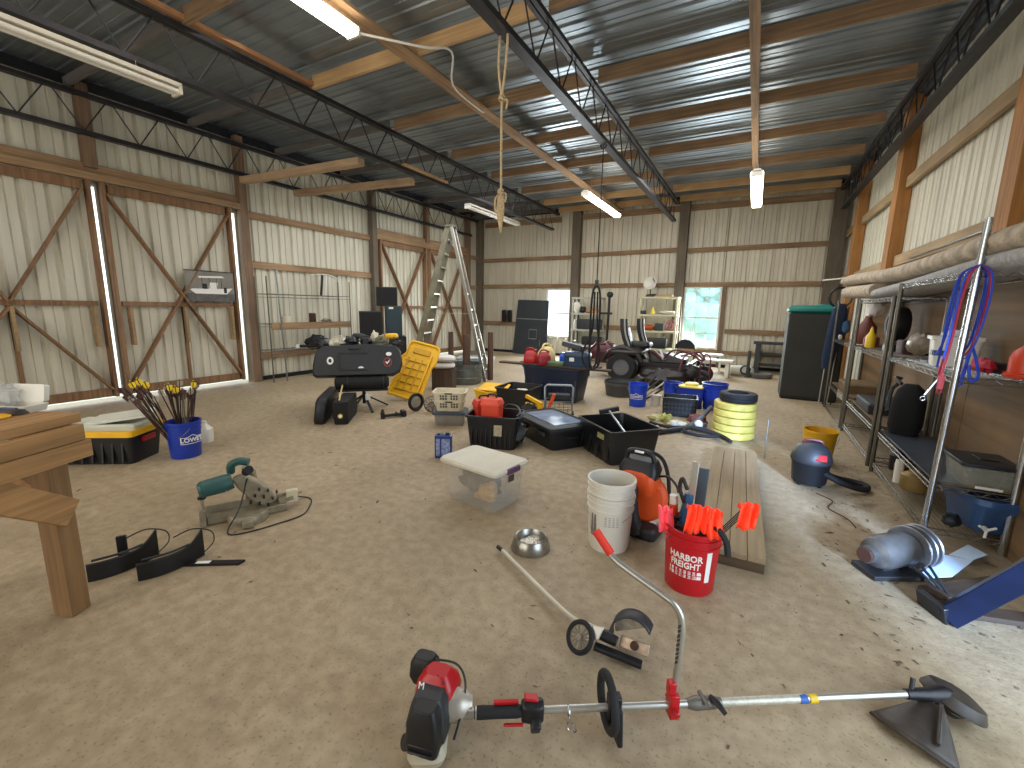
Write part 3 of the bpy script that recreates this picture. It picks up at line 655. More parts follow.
for i in range(9):
    w_ = (.014, .012, .016, .011, .013, .015, .01, .014, .012)[i]; b.add([lm(xx, -.008, .001), lm(xx+w_, -.008+.002*(i % 2), .001), lm(xx+w_, .008, .001), lm(xx, .008-.002*(i % 3), .001)], [(0, 1, 2, 3)]); xx += w_+.005
b.make('handle_lettering', blk, t, flat=True)
b = B(); b.tube([(.8, 0, Z), (.83, 0, Z), (.9, 0, Z), (.93, 0, Z)], [.016, .024, .022, .016], 14); b.cyl((.86, -.03, Z+.02), (.86, .03, Z+.02), .008); b.make('coupler', mat('coupler_grey', '#77736c', .45, .6, .1), t)
b = B(); b.tube([(.885, .0, Z+.03), (.9, -.03, Z+.025), (.915, -.06, Z+.01)], [.008, .011, .008], 8); b.make('coupler_knob', blk, t)
# cutting end: gearbox, guard, head
B.ENG = Matrix.Translation((.085, 0, 0))
b = B(); b.tube([(1.58, 0, Z), (1.66, -.005, Z), (1.72, -.01, Z+.005), (1.76, -.01, Z-.01)], [.018, .024, .03, .026], 14); b.cyl((1.6, 0, Z), (1.62, .02, Z+.05), .008); b.make('gearbox', blk, t)
gm = mat('guard_brown', '#3a322b', .5, 0, .45, 14)
b = B()
def gfun(u, v):
    ang = R(-188+66*u); r = .045+.19*v; curl = .05*v**3
    return (1.71+r*math.cos(ang), -.01+r*math.sin(ang), Z-.02-.085*v-curl*0+.03*math.sin(PI*u)*v)
b.grid(gfun, 12, 8); o = b.make('guard', gm, t); k = o.modifiers.new('s', 'SOLIDIFY'); k.thickness = .006
b = B(); b.tube([(1.71+.235*math.cos(R(-188+66*u/10)), -.01+.235*math.sin(R(-188+66*u/10)), .012+.03*math.sin(PI*u/10)) for u in range(11)], .008, 6); b.make('guard_rim', gm, t)
b = B(); b.bar((1.67, -.05, Z-.0), (1.56, -.15, .06), .012, .02); b.make('guard_rib', gm, t, bev=.003)
b = B(); b.lathe([(.02, .03), (.045, .025), (.085, .01), (.102, -.02), (.102, -.03), (.065, -.04), (.05, -.05), (.02, -.06)], (1.79, -.0, Z-.02), d=(.42, .0, .9)); b.make('deflector_disc', gm, t)
b = B(); b.lathe([(.02, 0), (.04, -.005), (.045, -.03), (.03, -.045)], (1.775, 0, Z-.045), d=(.45, .1, .9)); b.make('string_head', blk, t)

B.ENG = None
# ------------------------------------------------------------------ edger attachment
t = T('edger_attachment', 'edger attachment with pale shaft, spoked wheel and open guard on the floor', 'edger', (-.5, 1.74, 0), 0)
O = Vector((-.5, 1.74, 0)); W = lambda x, y, z: Vector((x, y, z))-O
b = B(); b.tube(smooth([W(-1.255, 2.215, .035), W(-.84, 1.96, .04), W(-.64, 1.835, .055), W(-.54, 1.79, .085), W(-.47, 1.775, .09)], 5), .0125, 12); b.make('shaft', mat('pale_shaft', '#c5bfae', .35, .4, .1), t)
b = B(); b.cyl(W(-1.30, 2.24, .033), W(-1.25, 2.212, .035), .0135); b.make('shaft_plug', blk, t)
wx = Vector((.62, -.45, .5)).normalized()
b = B(); wc = W(-.555, 1.71, .075); b.ring(wc, .062, .012, (-.35, -.75, .55), 28, 8); b.make('wheel_tyre', rubber, t)
b = B(); ax = Vector((-.35, -.75, .55)).normalized(); fx, fy = frame(ax); b.cyl(wc-ax*.012, wc+ax*.012, .014)
for i in range(14):
    a = 2*PI*i/14; d = fx*math.cos(a)+fy*math.sin(a); b.bar(wc+d*.012, wc+d*.055, .008, .004)
b.ring(wc, .052, .004, ax); b.make('wheel_spokes', mat('spoke_grey', '#8d877b', .5, .2, .1), t)
b = B(); b.prism([(-.03, -.03), (.03, -.025), (.045, .03), (-.01, .035)], .012, W(-.5, 1.73, .1), (1, .2, .2), (0, .5, .8)); b.make('silver_bracket', silver, t, bev=.004)
b = B(); b.tube([W(-.5, 1.76, .085), W(-.45, 1.77, .08), W(-.4, 1.77, .07)], [.02, .028, .022], 10); b.bar(W(-.49, 1.72, .05), W(-.28, 1.74, .03), .04, .02); b.make('gear_case', blk, t, bev=.004)
b = B(); c0 = W(-.35, 1.84, .07)
def gf(u, v):
    a = R(200-165*u); r = .1; return (c0.x+r*math.cos(a), c0.y+.0+.06*(v-.5)*1.2-.0+.03*math.sin(a), max(.006, c0.z+r*math.sin(a)*.95+.0*v))
b.grid(gf, 16, 3); o = b.make('guard_hood', blkg, t); k = o.modifiers.new('s', 'SOLIDIFY'); k.thickness = .006
b = B(); b.prism([(c_*.088, s_*.084) for c_, s_ in [(math.cos(R(200-165*i/14)), math.sin(R(200-165*i/14))) for i in range(15)]], .004, c0+Vector((0, .034, 0)), (1, 0, 0), (0, .1, 1)); b.make('guard_plate', mat('worn_inner', '#a59a8a', .6, .2, .35, 30), t)
b = B(); b.box(c0+Vector((.02, -.03, -.02)), (.13, .012, .05), (R(-30), 0, 0)); b.make('blade', mat('worn_blade', '#b29c86', .4, .6, .4, 25), t, bev=.004)
b = B(); b.cyl(c0+Vector((.02, -.045, -.012)), c0+Vector((.02, -.02, -.018)), .018); b.make('blade_bolt', mat('rusty_steel', '#5c4438', .6, .5, .3, 40), t)

# ------------------------------------------------------------------ bowl, tote, buckets, planks
t = T('dog_bowl', 'round steel dog bowl with white scraps inside, on the floor', 'bowl', (-1.14, 2.39, 0))
b = B(); b.lathe([(.128, 0), (.13, .006), (.107, .078), (.102, .083), (.096, .08), (.082, .045), (.06, .03), (0, .03)], n=40); b.make('bowl_body', mat('brushed_steel', '#9b9890', .3, .9, .12, 30), t)
b = B()
for i in range(16): a = i*2.4; b.lump((.05*math.sqrt(i/16)*math.cos(a), .05*math.sqrt(i/16)*math.sin(a), .037), .013, i, .3, 8)
o = b.make('food_scraps', mat('scraps', '#f4eee0', .8, 0, .1), t); o['kind'] = 'stuff'

t = T('clear_tote', 'clear plastic tote with frosted lid and purple latch, in mid floor', 'tote', (-1.81, 2.875, 0), -9); t.scale = (1.05, 1.03, 1.04)
clr = mat('frosted_clear', '#d9d4c6', .25, 0, .03, alpha=.2)
b = B(); b.loft([rr(.47, .33, 0, .04), rr(.53, .38, .3, .04), rr(.525, .375, .3, .04), rr(.465, .325, .004, .04)]); b.make('tote_body', clr, t)
b = B(); b.loft([rr(.575, .425, .295, .045), rr(.58, .43, .315, .045), rr(.56, .41, .33, .045), rr(.52, .37, .33, .045), rr(.5, .35, .326, .045)]); b.make('tote_lid', mat('frosted_lid', '#d3cdbb', .5, 0, .06, alpha=.93), t)
purple = mat('purple_latch', '#5e3a5c', .45, 0, .05)
for s in (1, -1): b = B(); b.box((s*.285, 0, .305), (.03, .15, .045)); b.make('latch', purple, t, bev=.008)
b = B(); b.box((.268, 0, .235), (.002, .07, .05)); b.make('sticker', mat('dark_print', '#4b4238', .6, 0, .3, 80), t)
b = B(); b.lump((-.02, .02, .12), (.2, .13, .1), 4, .18, 18); tag(b.make('folded_cloth', mat('grey_cloth', '#6c665e', .95, 0, .3, 12, .4, 30)), 'grey cloth bundle inside the clear tote', 'cloth', loc=(-1.83, 2.87, .01), rz=-9)
b = B(); b.lump((0, 0, .09), (.09, .07, .08), 9, .15, 14); b.lump((.06, -.02, .16), (.045, .04, .04), 7, .1, 12); b.lump((-.08, .0, .05), (.05, .05, .045), 8, .1, 12); tag(b.make('plush_toy', mat('tan_plush', '#c2975c', .95, 0, .2, 20, .4, 60)), 'tan stuffed toy seen through the front of the clear tote', 'toy', loc=(-1.72, 2.79, .012), rz=-9)

wb = mat('white_bucket', '#d4cfc2', .4, 0, .05)
t = bucket('bucket', 'lower white bucket of the nested pair, with printed label', (-.71, 2.69, 0), wb, 0)
lab = B(); fn = oncyl(.139, .2, -92, .05)
def patch(b, fn, x0, x1, y0, y1, n=8):
    for j in range(n):
        a = x0+(x1-x0)*j/n; c = x0+(x1-x0)*(j+1)/n; b.add([fn(a, y0, 0), fn(c, y0, 0), fn(c, y1, 0), fn(a, y1, 0)], [(0, 1, 2, 3)])
patch(lab, fn, -.1, -.045, -.1, .055); lab.make('label_photo', mat('label_dark', '#6d6a66', .5, 0, .6, 45), t, flat=True)
lab = B(); [patch(lab, fn, .0, .1, y, y+.006) for y in (.05, .038, .026, .014, .002, -.01)]; lab.make('label_print', mat('label_grey', '#a39c98', .6, 0, .2), t, flat=True)
t2 = bucket('bucket', 'upper white bucket, nested inside the lower one beside the orange blower', (-.71, 2.69, .1), wb, 0, handle=False)
t = T('blower', '', 'blower')
bpy.data.objects.remove(t)

t = T('backpack_blower', 'orange and black backpack blower standing behind the white buckets', 'blower', (-.60, 3.0, 0), -8)
b = B(); b.loft([rr(.34, .26, 0, .04), rr(.34, .26, .03, .04), rr(.26, .2, .05, .04)]); b.tube(smooth([(-.15, .12, .04), (-.17, .14, .3), (-.1, .13, .52), (.1, .13, .52), (.17, .14, .3), (.15, .12, .04)]), .014, 8); b.make('back_frame', blk, t)
b = B(); b.lathe([(.06, -.06), (.15, -.055), (.175, -.03), (.175, .03), (.15, .055), (.05, .06)], (.02, .03, .24), d=(.15, -1, .1), n=30); b.make('fan_housing', orange, t)
b = B(); b.loft([rr(.24, .2, .3, .05), rr(.28, .23, .36, .06), rr(.25, .2, .43, .06), rr(.15, .12, .47, .05)]); b.make('engine_cover', orange, t)
b = B(); b.loft([rr(.26, .16, .4, .05, cy=-.01), rr(.28, .17, .46, .05, cy=.01), rr(.22, .12, .52, .04, cy=.03)]); b.tube(smooth([(-.1, 0, .5), (-.08, -.01, .57), (.0, -.01, .585), (.08, -.01, .57), (.1, 0, .5)]), .018, 8); b.make('top_housing', blk, t, bev=.006)
b = B(); b.box((.0, -.02, .583), (.06, .04, .012)); b.make('label', wht, t)
b = B(); b.tube(smooth([(.0, -.1, .36), (.0, -.13, .25), (.02, -.14, .14), (.05, -.13, .05)]), [.04]*6+[.05]*6+[.055]*7, 14); b.make('intake_pipe', blkg, t)
b = B(); b.cyl((.01, -.17, .17), (.01, -.19, .17), .03); b.make('intake_cap', rubber, t)
b = B(); b.lathe([(.02, 0), (.07, .01), (.075, .05), (.06, .07)], (.12, -.1, .03)); b.make('muffler_cover', blkg, t)
b = B(); b.tube(smooth([(.13, .02, .42), (.2, .0, .44), (.26, -.02, .4), (.28, -.03, .36)]), .008, 6); b.make('hose', blk, t)

t = T('deck_section', 'grey-brown wooden deck section of four planks lying on the floor', 'planks', (-.02, 3.95, 0), 1.2)
for k in range(4): b = B(); b.box((-.15+.1*k, .0, .085), (.097, 2.28, .035)); b.make('plank', wd_deck, t, bev=.003)
for y in (-1.11, 0, 1.11): b = B(); b.box((0, y, .033), (.39, .045, .066)); b.make('cleat', wood('cleat_dark', '#5e4a32', axis=0), t, bev=.003)

# ------------------------------------------------------------------ red bucket of tools
RB = Vector((-.185, 2.51, 0))
t = bucket('bucket', 'red bucket with white lettering, full of tools and pink flagging', tuple(RB), mat('bucket_red', '#b8101c', .35, 0, .06), 0, hdown=-1)
fn = oncyl(.139, .2, -97, .05)
text('bucket_lettering', 'HARBOR', .052, wht, t, lambda x, y, z: fn(x, y+.028, z), bold=.0012, xs=.86)
text('bucket_lettering', 'FREIGHT', .052, wht, t, lambda x, y, z: fn(x, y-.018, z), bold=.0012, xs=.80)
bb = B(); patch(bb, fn, -.09, .09, -.068, -.048); patch(bb, fn, -.09, .09, -.092, -.073); bb.make('slogan_bands', wht, t, flat=True)
bred = MATS['bucket_red']
text('slogan', 'QUALITY TOOLS', .016, bred, t, lambda x, y, z: fn(x, y-.058, z+.001)); text('slogan', 'LOWEST PRICES', .016, bred, t, lambda x, y, z: fn(x, y-.0825, z+.001))
bb = B(); patch(bb, oncyl(.139, .19, -45, .05), -.015, .015, -.1, .08, 3); bb.make('side_label', wht, t, flat=True)
def at(x, y, z): return RB+Vector((x, y, z))
t = T('reciprocating_tool', 'blue cordless tool standing upright in the red bucket', 'tool', tuple(at(-.05, .02, .2)))
b = B(); b.tube([(0, 0, 0), (0, 0, .2), (.01, 0, .33)], [.03, .032, .024], 10); b.make('tool_body', mat('tool_blue', '#1f4f74', .4, 0, .1), t, bev=.003)
b = B(); b.tube(smooth([(-.01, -.02, .28), (-.04, -.02, .36), (-.03, -.02, .42), (0, -.02, .36)]), .011, 8); b.make('tool_handle', blk, t)
b = B(); b.bar((.02, 0, .3), (.03, .01, .52), .035, .012); b.make('tool_shoe', silver, t, bev=.002)
t = T('hand_saw', 'grey saw blade sleeve sticking up behind the blue tool', 'saw', tuple(at(.0, .07, .1)))
b = B(); b.bar((0, 0, 0), (.02, .05, .56), .055, .018); b.make('sleeve', mat('slate', '#47525a', .5, .2, .2), t, bev=.004)
b = B(); b.cyl((0, 0, 0), (-.0, 0, .12), .02); b.make('handle', blk, t)
t = T('spray_can', 'slim can with orange and white wrap, left in the red bucket', 'can', tuple(at(-.1, .03, .17)))
b = B(); b.cyl((0, 0, 0), (-.02, 0, .28), .024); b.make('can_body', orange, t)
b = B(); b.cyl((-.02, 0, .28), (-.023, 0, .33), .022); b.make('can_cap', white, t)
t = T('wrench', 'black-handled tool leaning over the right rim of the red bucket', 'tool', tuple(at(.02, -.05, .2)))
b = B(); b.tube(smooth([(0, 0, 0), (.04, -.03, .17), (.1, -.06, .22), (.15, -.08, .17), (.165, -.09, .1)]), [.01]*12+[.016]*13, 8); b.make('handle', rubber, t)
b = B(); b.box((0, 0, .02), (.03, .02, .05)); b.make('jaw', silver, t)
rnd = random.Random(5)
t = T('wire_bundle', 'tangle of black wires and small tools filling the red bucket', 'wires', tuple(at(0, 0, .33)))
b = B()
for i in range(14):
    pts = [(rnd.uniform(-.11, .11), rnd.uniform(-.11, .11), rnd.uniform(-.04, .06)) for _ in range(5)]; b.tube(smooth(pts, 4), .007, 6)
o = b.make('wires', blk, t); b = B(); b.lump((0, 0, -.03), (.125, .125, .06), 3, .15, 14); b.make('dark_tools', blkg, t)
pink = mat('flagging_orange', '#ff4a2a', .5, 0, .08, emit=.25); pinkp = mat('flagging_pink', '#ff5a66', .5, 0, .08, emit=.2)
def ribbon(p, L_, w, sway, seed, m, parent, name='flag'):
    rnd = random.Random(seed); b = B(); ph = rnd.uniform(0, 6)
    def f(u, v):
        a = -.6+1.9*v; return (p[0]+sway[0]*v+w*(u-.5)+.008*math.sin(ph+5*v), p[1]+sway[1]*v-.02*math.sin(ph+6*u+4*v), p[2]+.05*math.sin(PI*min(1, v*1.2))*1.0-L_*v*v)
    b.grid(f, 4, 8); o = b.make(name, m, parent); k = o.modifiers.new('s', 'SOLIDIFY'); k.thickness = .002; return o
def flags(loc, label, n, spread, L_, m, pole=None, seed=0):
    t = T('marker_flags', label, 'flags', loc)
    for i in range(n): ribbon((spread*(i/(max(1, n-1))-.5), .005*(i % 3), .0), L_*(1-.08*(i % 3)), .046, (spread*.25*(i/(max(1, n-1))-.5)+.01, -.02), seed+i, m, t)
    b = B()
    for k in range(4): b.cyl((.01*k, .02, .02), (pole[0]+.01*k, pole[1], pole[2]), .003, n=6)
    b.make('flag_wires', blk, t); return t
flags(tuple(at(.05, -.10, .49)), 'big bunch of orange marker flags drooping over the front of red bucket', 5, .12, .13, pink, (-.08, .12, -.3))
flags(tuple(at(.25, -.03, .53)), 'orange marker flags on dark rods pointing right from the red bucket', 3, .035, .11, pink, (-.2, .06, -.3), 20)
flags(tuple(at(-.15, -.05, .42)), 'pink marker flag hanging at the left rim of the red bucket', 2, .03, .11, pinkp, (.08, .05, -.24), 40)
# ------------------------------------------------------------------ middle of the floor
t = T('solvent_tin', 'blue rectangular solvent tin with screw cap on the floor', 'tin', (-2.70, 3.50, 0), 28)
tb = mat('tin_blue', '#27407f', .35, .3, .1, 12)
b = B(); b.loft([rr(.17, .1, 0, .008), rr(.17, .1, .235, .008), rr(.16, .09, .24, .008)]); b.make('tin_body', tb, t, bev=.002)
b = B(); b.box((.03, -.0505, .12), (.09, .001, .18)); b.box((-.05, -.0505, .12), (.04, .001, .18)); b.make('tin_print', mat('tin_print', '#8796c2', .4, .1, .5, 50), t)
b = B(); b.cyl((.04, 0, .24), (.04, 0, .262), .02); b.cyl((-.05, 0, .24), (-.05, 0, .252), .012); b.make('cap', blk, t)
b = B(); b.tube([(-.06, 0, .24), (-.05, 0, .268), (.0, 0, .268), (.01, 0, .24)], .004, 6); b.make('wire_handle', galv, t)

def tub(name, label, cat, loc, rz, w, d, h, m, r=.05, tp=.88, rim=.02, part='tub_body', group=None):
    t = T(name, label, cat, loc, rz, group); tubmesh(w, d, h, tp, rim, .008, r).make(part, m, t); return t
# black tub with orange cases
t = tub('plastic_tub', 'open black ribbed tub holding orange tool cases, behind the clear tote', 'tub', (-2.47, 4.17, 0), 16, .58, .44, .37, blk)
b = B()
for i in range(9): b.box((-.22+.055*i, -.208, .18), (.014, .016, .28), (R(-5), 0, 0))
b.make('ribs', blk, t, bev=.002)
b = B(); b.box((.08, -.222, .22), (.09, .004, .12), (R(-5), 0, 0)); b.make('label', mat('label_tan', '#a79d80', .6, 0, .3, 40), t)
b = B(); b.tube(smooth([(.03, .1, .35), (.1, .14, .43), (.22, .1, .43), (.29, -.05, .40), (.27, -.14, .37)]), .014, 8); b.make('carry_loop', blk, t)
def orange_case(loc, rz, label, m, tall, w=.2):
    t = T('tool_case', label, 'case', loc, rz)
    b = B(); b.loft([rr(w, .16, 0, .02), rr(w+.02, .17, tall-.07, .02), rr(w+.02, .17, tall-.068, .02)]); b.make('case_body', m, t)
    b = B(); b.loft([rr(w+.035, .185, tall-.07, .02), rr(w+.035, .185, tall-.05, .02), rr(w, .15, tall, .03), rr(w*.5, .08, tall+.01, .02)]); b.make('case_lid', m, t)
    b = B(); b.tube(smooth([(-.05, 0, tall), (-.04, 0, tall+.04), (.04, 0, tall+.04), (.05, 0, tall)]), .011, 8); b.make('handle', blk, t); return t
orange_case((-2.49, 4.12, .18), 12, 'bright orange tool case with black handle in the black tub', mat('case_orange', '#e0472a', .4, 0, .05), .36)
orange_case((-2.67, 4.22, .16), 50, 'duller red-orange tool case at the left of the black tub', mat('case_red', '#c23a2a', .45, 0, .08), .33)
b = B(); b.lump((0, 0, 0), (.07, .04, .025), 3, .15, 12); tag(b.make('work_glove', white), 'white cloth glove lying inside the black tub beside orange cases', 'glove', loc=(-2.27, 4.1, .3), rz=20)
b = B(); b.lump((0, 0, 0), (.2, .15, .12), 5, .2, 14); tag(b.make('tool_bag', blkg), 'dark tool bag filling the bottom of the black tub', 'bag', loc=(-2.3, 4.22, .15), rz=15)

# low black trunk with blue-grey lid
t = T('storage_chest', 'low black storage chest with scuffed blue-grey lid', 'chest', (-1.98, 4.66, 0), -34)
b = B(); b.loft([rr(.74, .46, 0, .06), rr(.8, .52, .2, .06), rr(.84, .56, .21, .06), rr(.84, .56, .24, .06)]); b.make('chest_body', blk, t)
b = B(); b.loft([rr(.87, .59, .235, .06), rr(.87, .59, .265, .06), rr(.8, .52, .285, .05), rr(.76, .48, .285, .05), rr(.75, .47, .275, .05)]); b.make('chest_lid', blkg, t)
b = B(); b.box((.02, 0, .2795), (.66, .38, .006)); b.make('lid_panel', mat('blue_grey_lid', '#7d8fa8', .25, .1, .35, 6), t, bev=.002)
for x, y, r in ((-.2, -.27, 0), (.2, -.27, 0)): b = B(); b.box((x, y, .16), (.13, .03, .05)); b.make('latch', blkg, t, bev=.006)
for s in (1, -1): b = B(); b.tube([(s*.385, -.09, .15), (s*.43, -.08, .14), (s*.43, .08, .14), (s*.385, .09, .15)], .012, 8); b.make('side_handle', blk, t)

# second black tub, square, behind
t = tub('plastic_tub', 'open black square tub with cream lump inside, in front of navy trough', 'tub', (-3.07, 5.88, 0), 2, .54, .58, .36, blk)
b = B(); b.lump((0, 0, 0), (.13, .08, .06), 12, .2, 12); tag(b.make('rag', cream), 'cream rag lying in the square black tub', 'rag', loc=(-3.02, 5.86, .27))
b = B(); b.lump((0, 0, 0), (.2, .2, .1), 14, .2, 14); tag(b.make('tool_bag', blkg), 'dark bag at the bottom of the square black tub', 'bag', loc=(-3.07, 5.9, .13))
t = tub('plastic_tub', 'yellow tub partly hidden left of the square black tub', 'tub', (-3.52, 5.72, 0), -20, .36, .32, .28, yellow)
b = B(); b.loft([rr(.44, .3, 0, .04), rr(.46, .32, .02, .04), rr(.42, .28, .03, .04)]); tag(b.make('yellow_tray', yellow), 'yellow plastic tray propped on the yellow tub', 'tray', loc=(-3.5, 5.86, .285), rot=(R(12), 0, R(10)))

# open black bin with tools, centre right
t = tub('plastic_tub', 'large open black bin with a sledge handle sticking out', 'tub', (-1.17, 4.55, 0), -43, .70, .58, .36, mat('bin_black', '#15171b', .3, 0, .1, coat=.2), r=.04)
b = B(); b.box((.14, -.285, .28), (.13, .004, .08), (R(-7), 0, 0)); b.make('label', mat('label_green', '#8f8d62', .6, 0, .4, 60), t)
b = B()
for x in (-.28, -.1, .08, .26): b.box((x, -.273, .17), (.03, .018, .3), (R(-6), 0, 0))
b.make('ribs', MATS['bin_black'], t, bev=.003)
t = T('sledge_hammer', 'hammer with black head leaning across the large black bin', 'hammer', (-1.1, 4.35, .2))
b = B(); b.cyl((.08, -.02, .09), (-.24, .42, .22), .012, n=8); b.make('handle', galv, t)
b = B(); b.bar((-.33, .36, .20), (-.15, .49, .24), .05, .05); b.make('head', blk, t, bev=.006)
for i, (x, y, z, l) in enumerate(((-1.3, 4.62, .1, 'black case lying in the back of the large black bin'), (-1.1, 4.5, .09, 'dark grey case lying in the front of the large black bin'))):
    b = B(); b.loft([rr(.3, .22, 0, .03), rr(.32, .24, .1, .03), rr(.28, .2, .13, .03)]); tag(b.make('tool_case', (blk, blkg)[i], bev=.004), l, 'case', loc=(x, y, .02+.0*z), rz=-40-10*i)

# navy trough with boards across it
t = tub('stock_trough', 'large dark navy plastic trough carrying boards and cans', 'trough', (-2.90, 6.93, 0), 0, 1.06, .6, .57, navy, r=.09, tp=.84)
b = B()
for i in range(7): b.box((-.45+.15*i, -.28, .26), (.03, .02, .42), (R(-5), 0, 0))
b.make('ribs', navy, t, bev=.003)
wdk = wood('dark_board', '#4a3528', axis=0, var=.3)
b = B(); b.bar((-1.02, 0, 0), (.98, 0, 0), .15, .03); tag(b.make('wooden_board', wdk, bev=.003), 'long dark board across the navy trough, front one', 'board', loc=(-2.88, 6.74, .588), rz=0)
b = B(); b.bar((-.75, 0, 0), (.7, 0, 0), .2, .03); tag(b.make('wooden_board', wdk, bev=.003), 'dark board across the navy trough, behind the front one', 'board', loc=(-2.85, 7.0, .588), rz=1)
BZ = .604
def gascan(loc, rz, label, m, s=1., spout=None):
    t = T('fuel_can', label, 'can', loc, rz)
    b = B(); b.loft([rr(.24*s, .17*s, 0, .03*s), rr(.26*s, .19*s, .03*s, .04*s), rr(.25*s, .18*s, .16*s, .05*s), rr(.16*s, .11*s, .23*s, .04*s), rr(.08*s, .06*s, .25*s, .02*s)]); b.make('can_body', m, t)
    b = B(); b.tube(smooth([(-.1*s, 0, .18*s), (-.06*s, 0, .28*s), (.05*s, 0, .28*s), (.07*s, 0, .22*s)]), .016*s, 8); b.make('handle', m, t)
    b = B(); b.cyl((.07*s, 0, .22*s), (.1*s, 0, .27*s), .022*s, .018*s); b.make('cap', spout or m, t); return t
gascan((-3.34, 6.80, BZ), 10, 'large red fuel can, left on the boards over the navy trough', mat('can_red', '#a8121a', .35, 0, .08), .88)
gascan((-3.05, 6.72, BZ), 40, 'smaller dark red fuel can, second on the boards', mat('can_dkred', '#8e1420', .4, 0, .1), .85)
gascan((-3.10, 6.93, BZ), 70, 'pale yellow can behind the smaller red fuel can', mat('can_cream', '#d9c487', .5, 0, .1), 1.15)
t = T('water_jug', 'bright blue jug standing on the boards over the trough', 'jug', (-2.82, 7.06, BZ), 0)
b = B(); b.lathe([(.08, 0), (.085, .02), (.085, .13), (.05, .17), (.045, .19), (0, .19)]); b.make('jug_body', mat('bright_blue', '#1f55d6', .35, 0, .05), t)
b = B(); b.tube([(.05, 0, .17), (.11, 0, .15), (.11, 0, .07), (.08, 0, .05)], .01, 8); b.make('handle', MATS['bright_blue'], t)
b = B(); b.loft([rr(.28, .16, 0, .02), rr(.29, .17, .05, .02), rr(.25, .14, .07, .02)]); tag(b.make('tackle_tray', mat('moss_green', '#4d6340', .6, 0, .2)), 'flat dull green box between red can and blue toolbox', 'box', loc=(-2.82, 6.74, BZ))
t = T('toolbox', 'navy plastic toolbox with small white label on the trough boards', 'toolbox', (-2.5, 6.85, BZ), 4)
tbx = mat('toolbox_navy', '#1c3550', .4, 0, .1)
b = B(); b.loft([rr(.38, .24, 0, .02), rr(.4, .26, .17, .02)]); b.make('box_body', tbx, t, bev=.004)
b = B(); b.loft([rr(.42, .28, .17, .02), rr(.42, .28, .2, .02), rr(.38, .24, .24, .03)]); b.make('box_lid', tbx, t, bev=.004)
b = B(); b.box((-.06, -.132, .12), (.08, .004, .06)); b.make('label', wht, t)
b = B(); b.tube([(-.1, 0, .24), (-.09, 0, .28), (.09, 0, .28), (.1, 0, .24)], .012, 8); b.make('handle', blk, t)
t = T('organizer_case', 'dark grey case with pale lid tilted on top of the navy toolbox', 'case', (-2.60, 6.86, BZ+.285), 0, rot=(R(-10), R(12), R(8)))
b = B(); b.loft([rr(.34, .24, 0, .02), rr(.34, .24, .07, .02)]); b.make('case_body', blkg, t, bev=.004)
b = B(); b.loft([rr(.33, .23, .07, .02), rr(.31, .21, .09, .02)]); b.make('case_lid', mat('smoke_lid', '#8b9298', .25, .1, .2), t, bev=.004)

# folding hand cart
t = T('hand_cart', 'small grey-handled cart with wire basket behind the black chest', 'cart', (-2.30, 5.62, 0), 25)
b = B(); b.tube([(-.19, .05, .12), (-.2, .08, .44), (-.17, .09, .47), (.17, .09, .47), (.2, .08, .44), (.19, .05, .12)], .015, 8); b.make('frame_handle', mat('cart_grey', '#9aa2a8', .4, .4, .1), t)
b = B()
for z in (.12, .2, .28): b.tube([(-.18, -.14, z), (.18, -.14, z), (.18, .08, z), (-.18, .08, z)], .005, 6, True)
for i in range(7): b.cyl((-.18+.06*i, -.14, .12), (-.18+.06*i, -.14, .28), .004, n=6); b.cyl((-.18+.06*i, -.14, .12), (-.18+.06*i, .08, .12), .004, n=6)
b.make('wire_basket', galv, t)
for s in (-1, 1): b = B(); b.ring((s*.2, .02, .06), .045, .015, (1, 0, 0), 18, 6); b.cyl((s*.19, .02, .06), (s*.21, .02, .06), .04); b.make('wheel', rubber, t)
b = B(); b.loft([rr(.3, .16, .3, .03), rr(.3, .16, .36, .03)]); b.make('seat_pad', blkg, t)
for dx, m, l in ((-.17, orange, 'orange-handled tool leaning against the small cart'),): 
    b = B(); b.bar((0, 0, 0), (.08, .02, .24), .05, .04); tag(b.make('hand_tool', m, bev=.008), l, 'tool', loc=(-2.36, 5.38, .16))
for i, l in enumerate(('yellow spirit level lying left of the cart, upper one', 'yellow spirit level lying left of the cart, lower one')):
    b = B(); b.bar((-.16, 0, 0), (.16, 0, 0), .04, .05); tag(b.make('spirit_level', yellow, bev=.004), l, 'level', loc=(-2.56, 5.35, .29-.08*i), rot=(0, R(12*(1-i)), R(-20)))
b = B(); b.lump((0, 0, .12), (.17, .12, .12), 21, .2, 14); tag(b.make('tool_bag', blk2), 'black tool bag on the floor under the yellow levels', 'bag', loc=(-2.58, 5.36, .0))

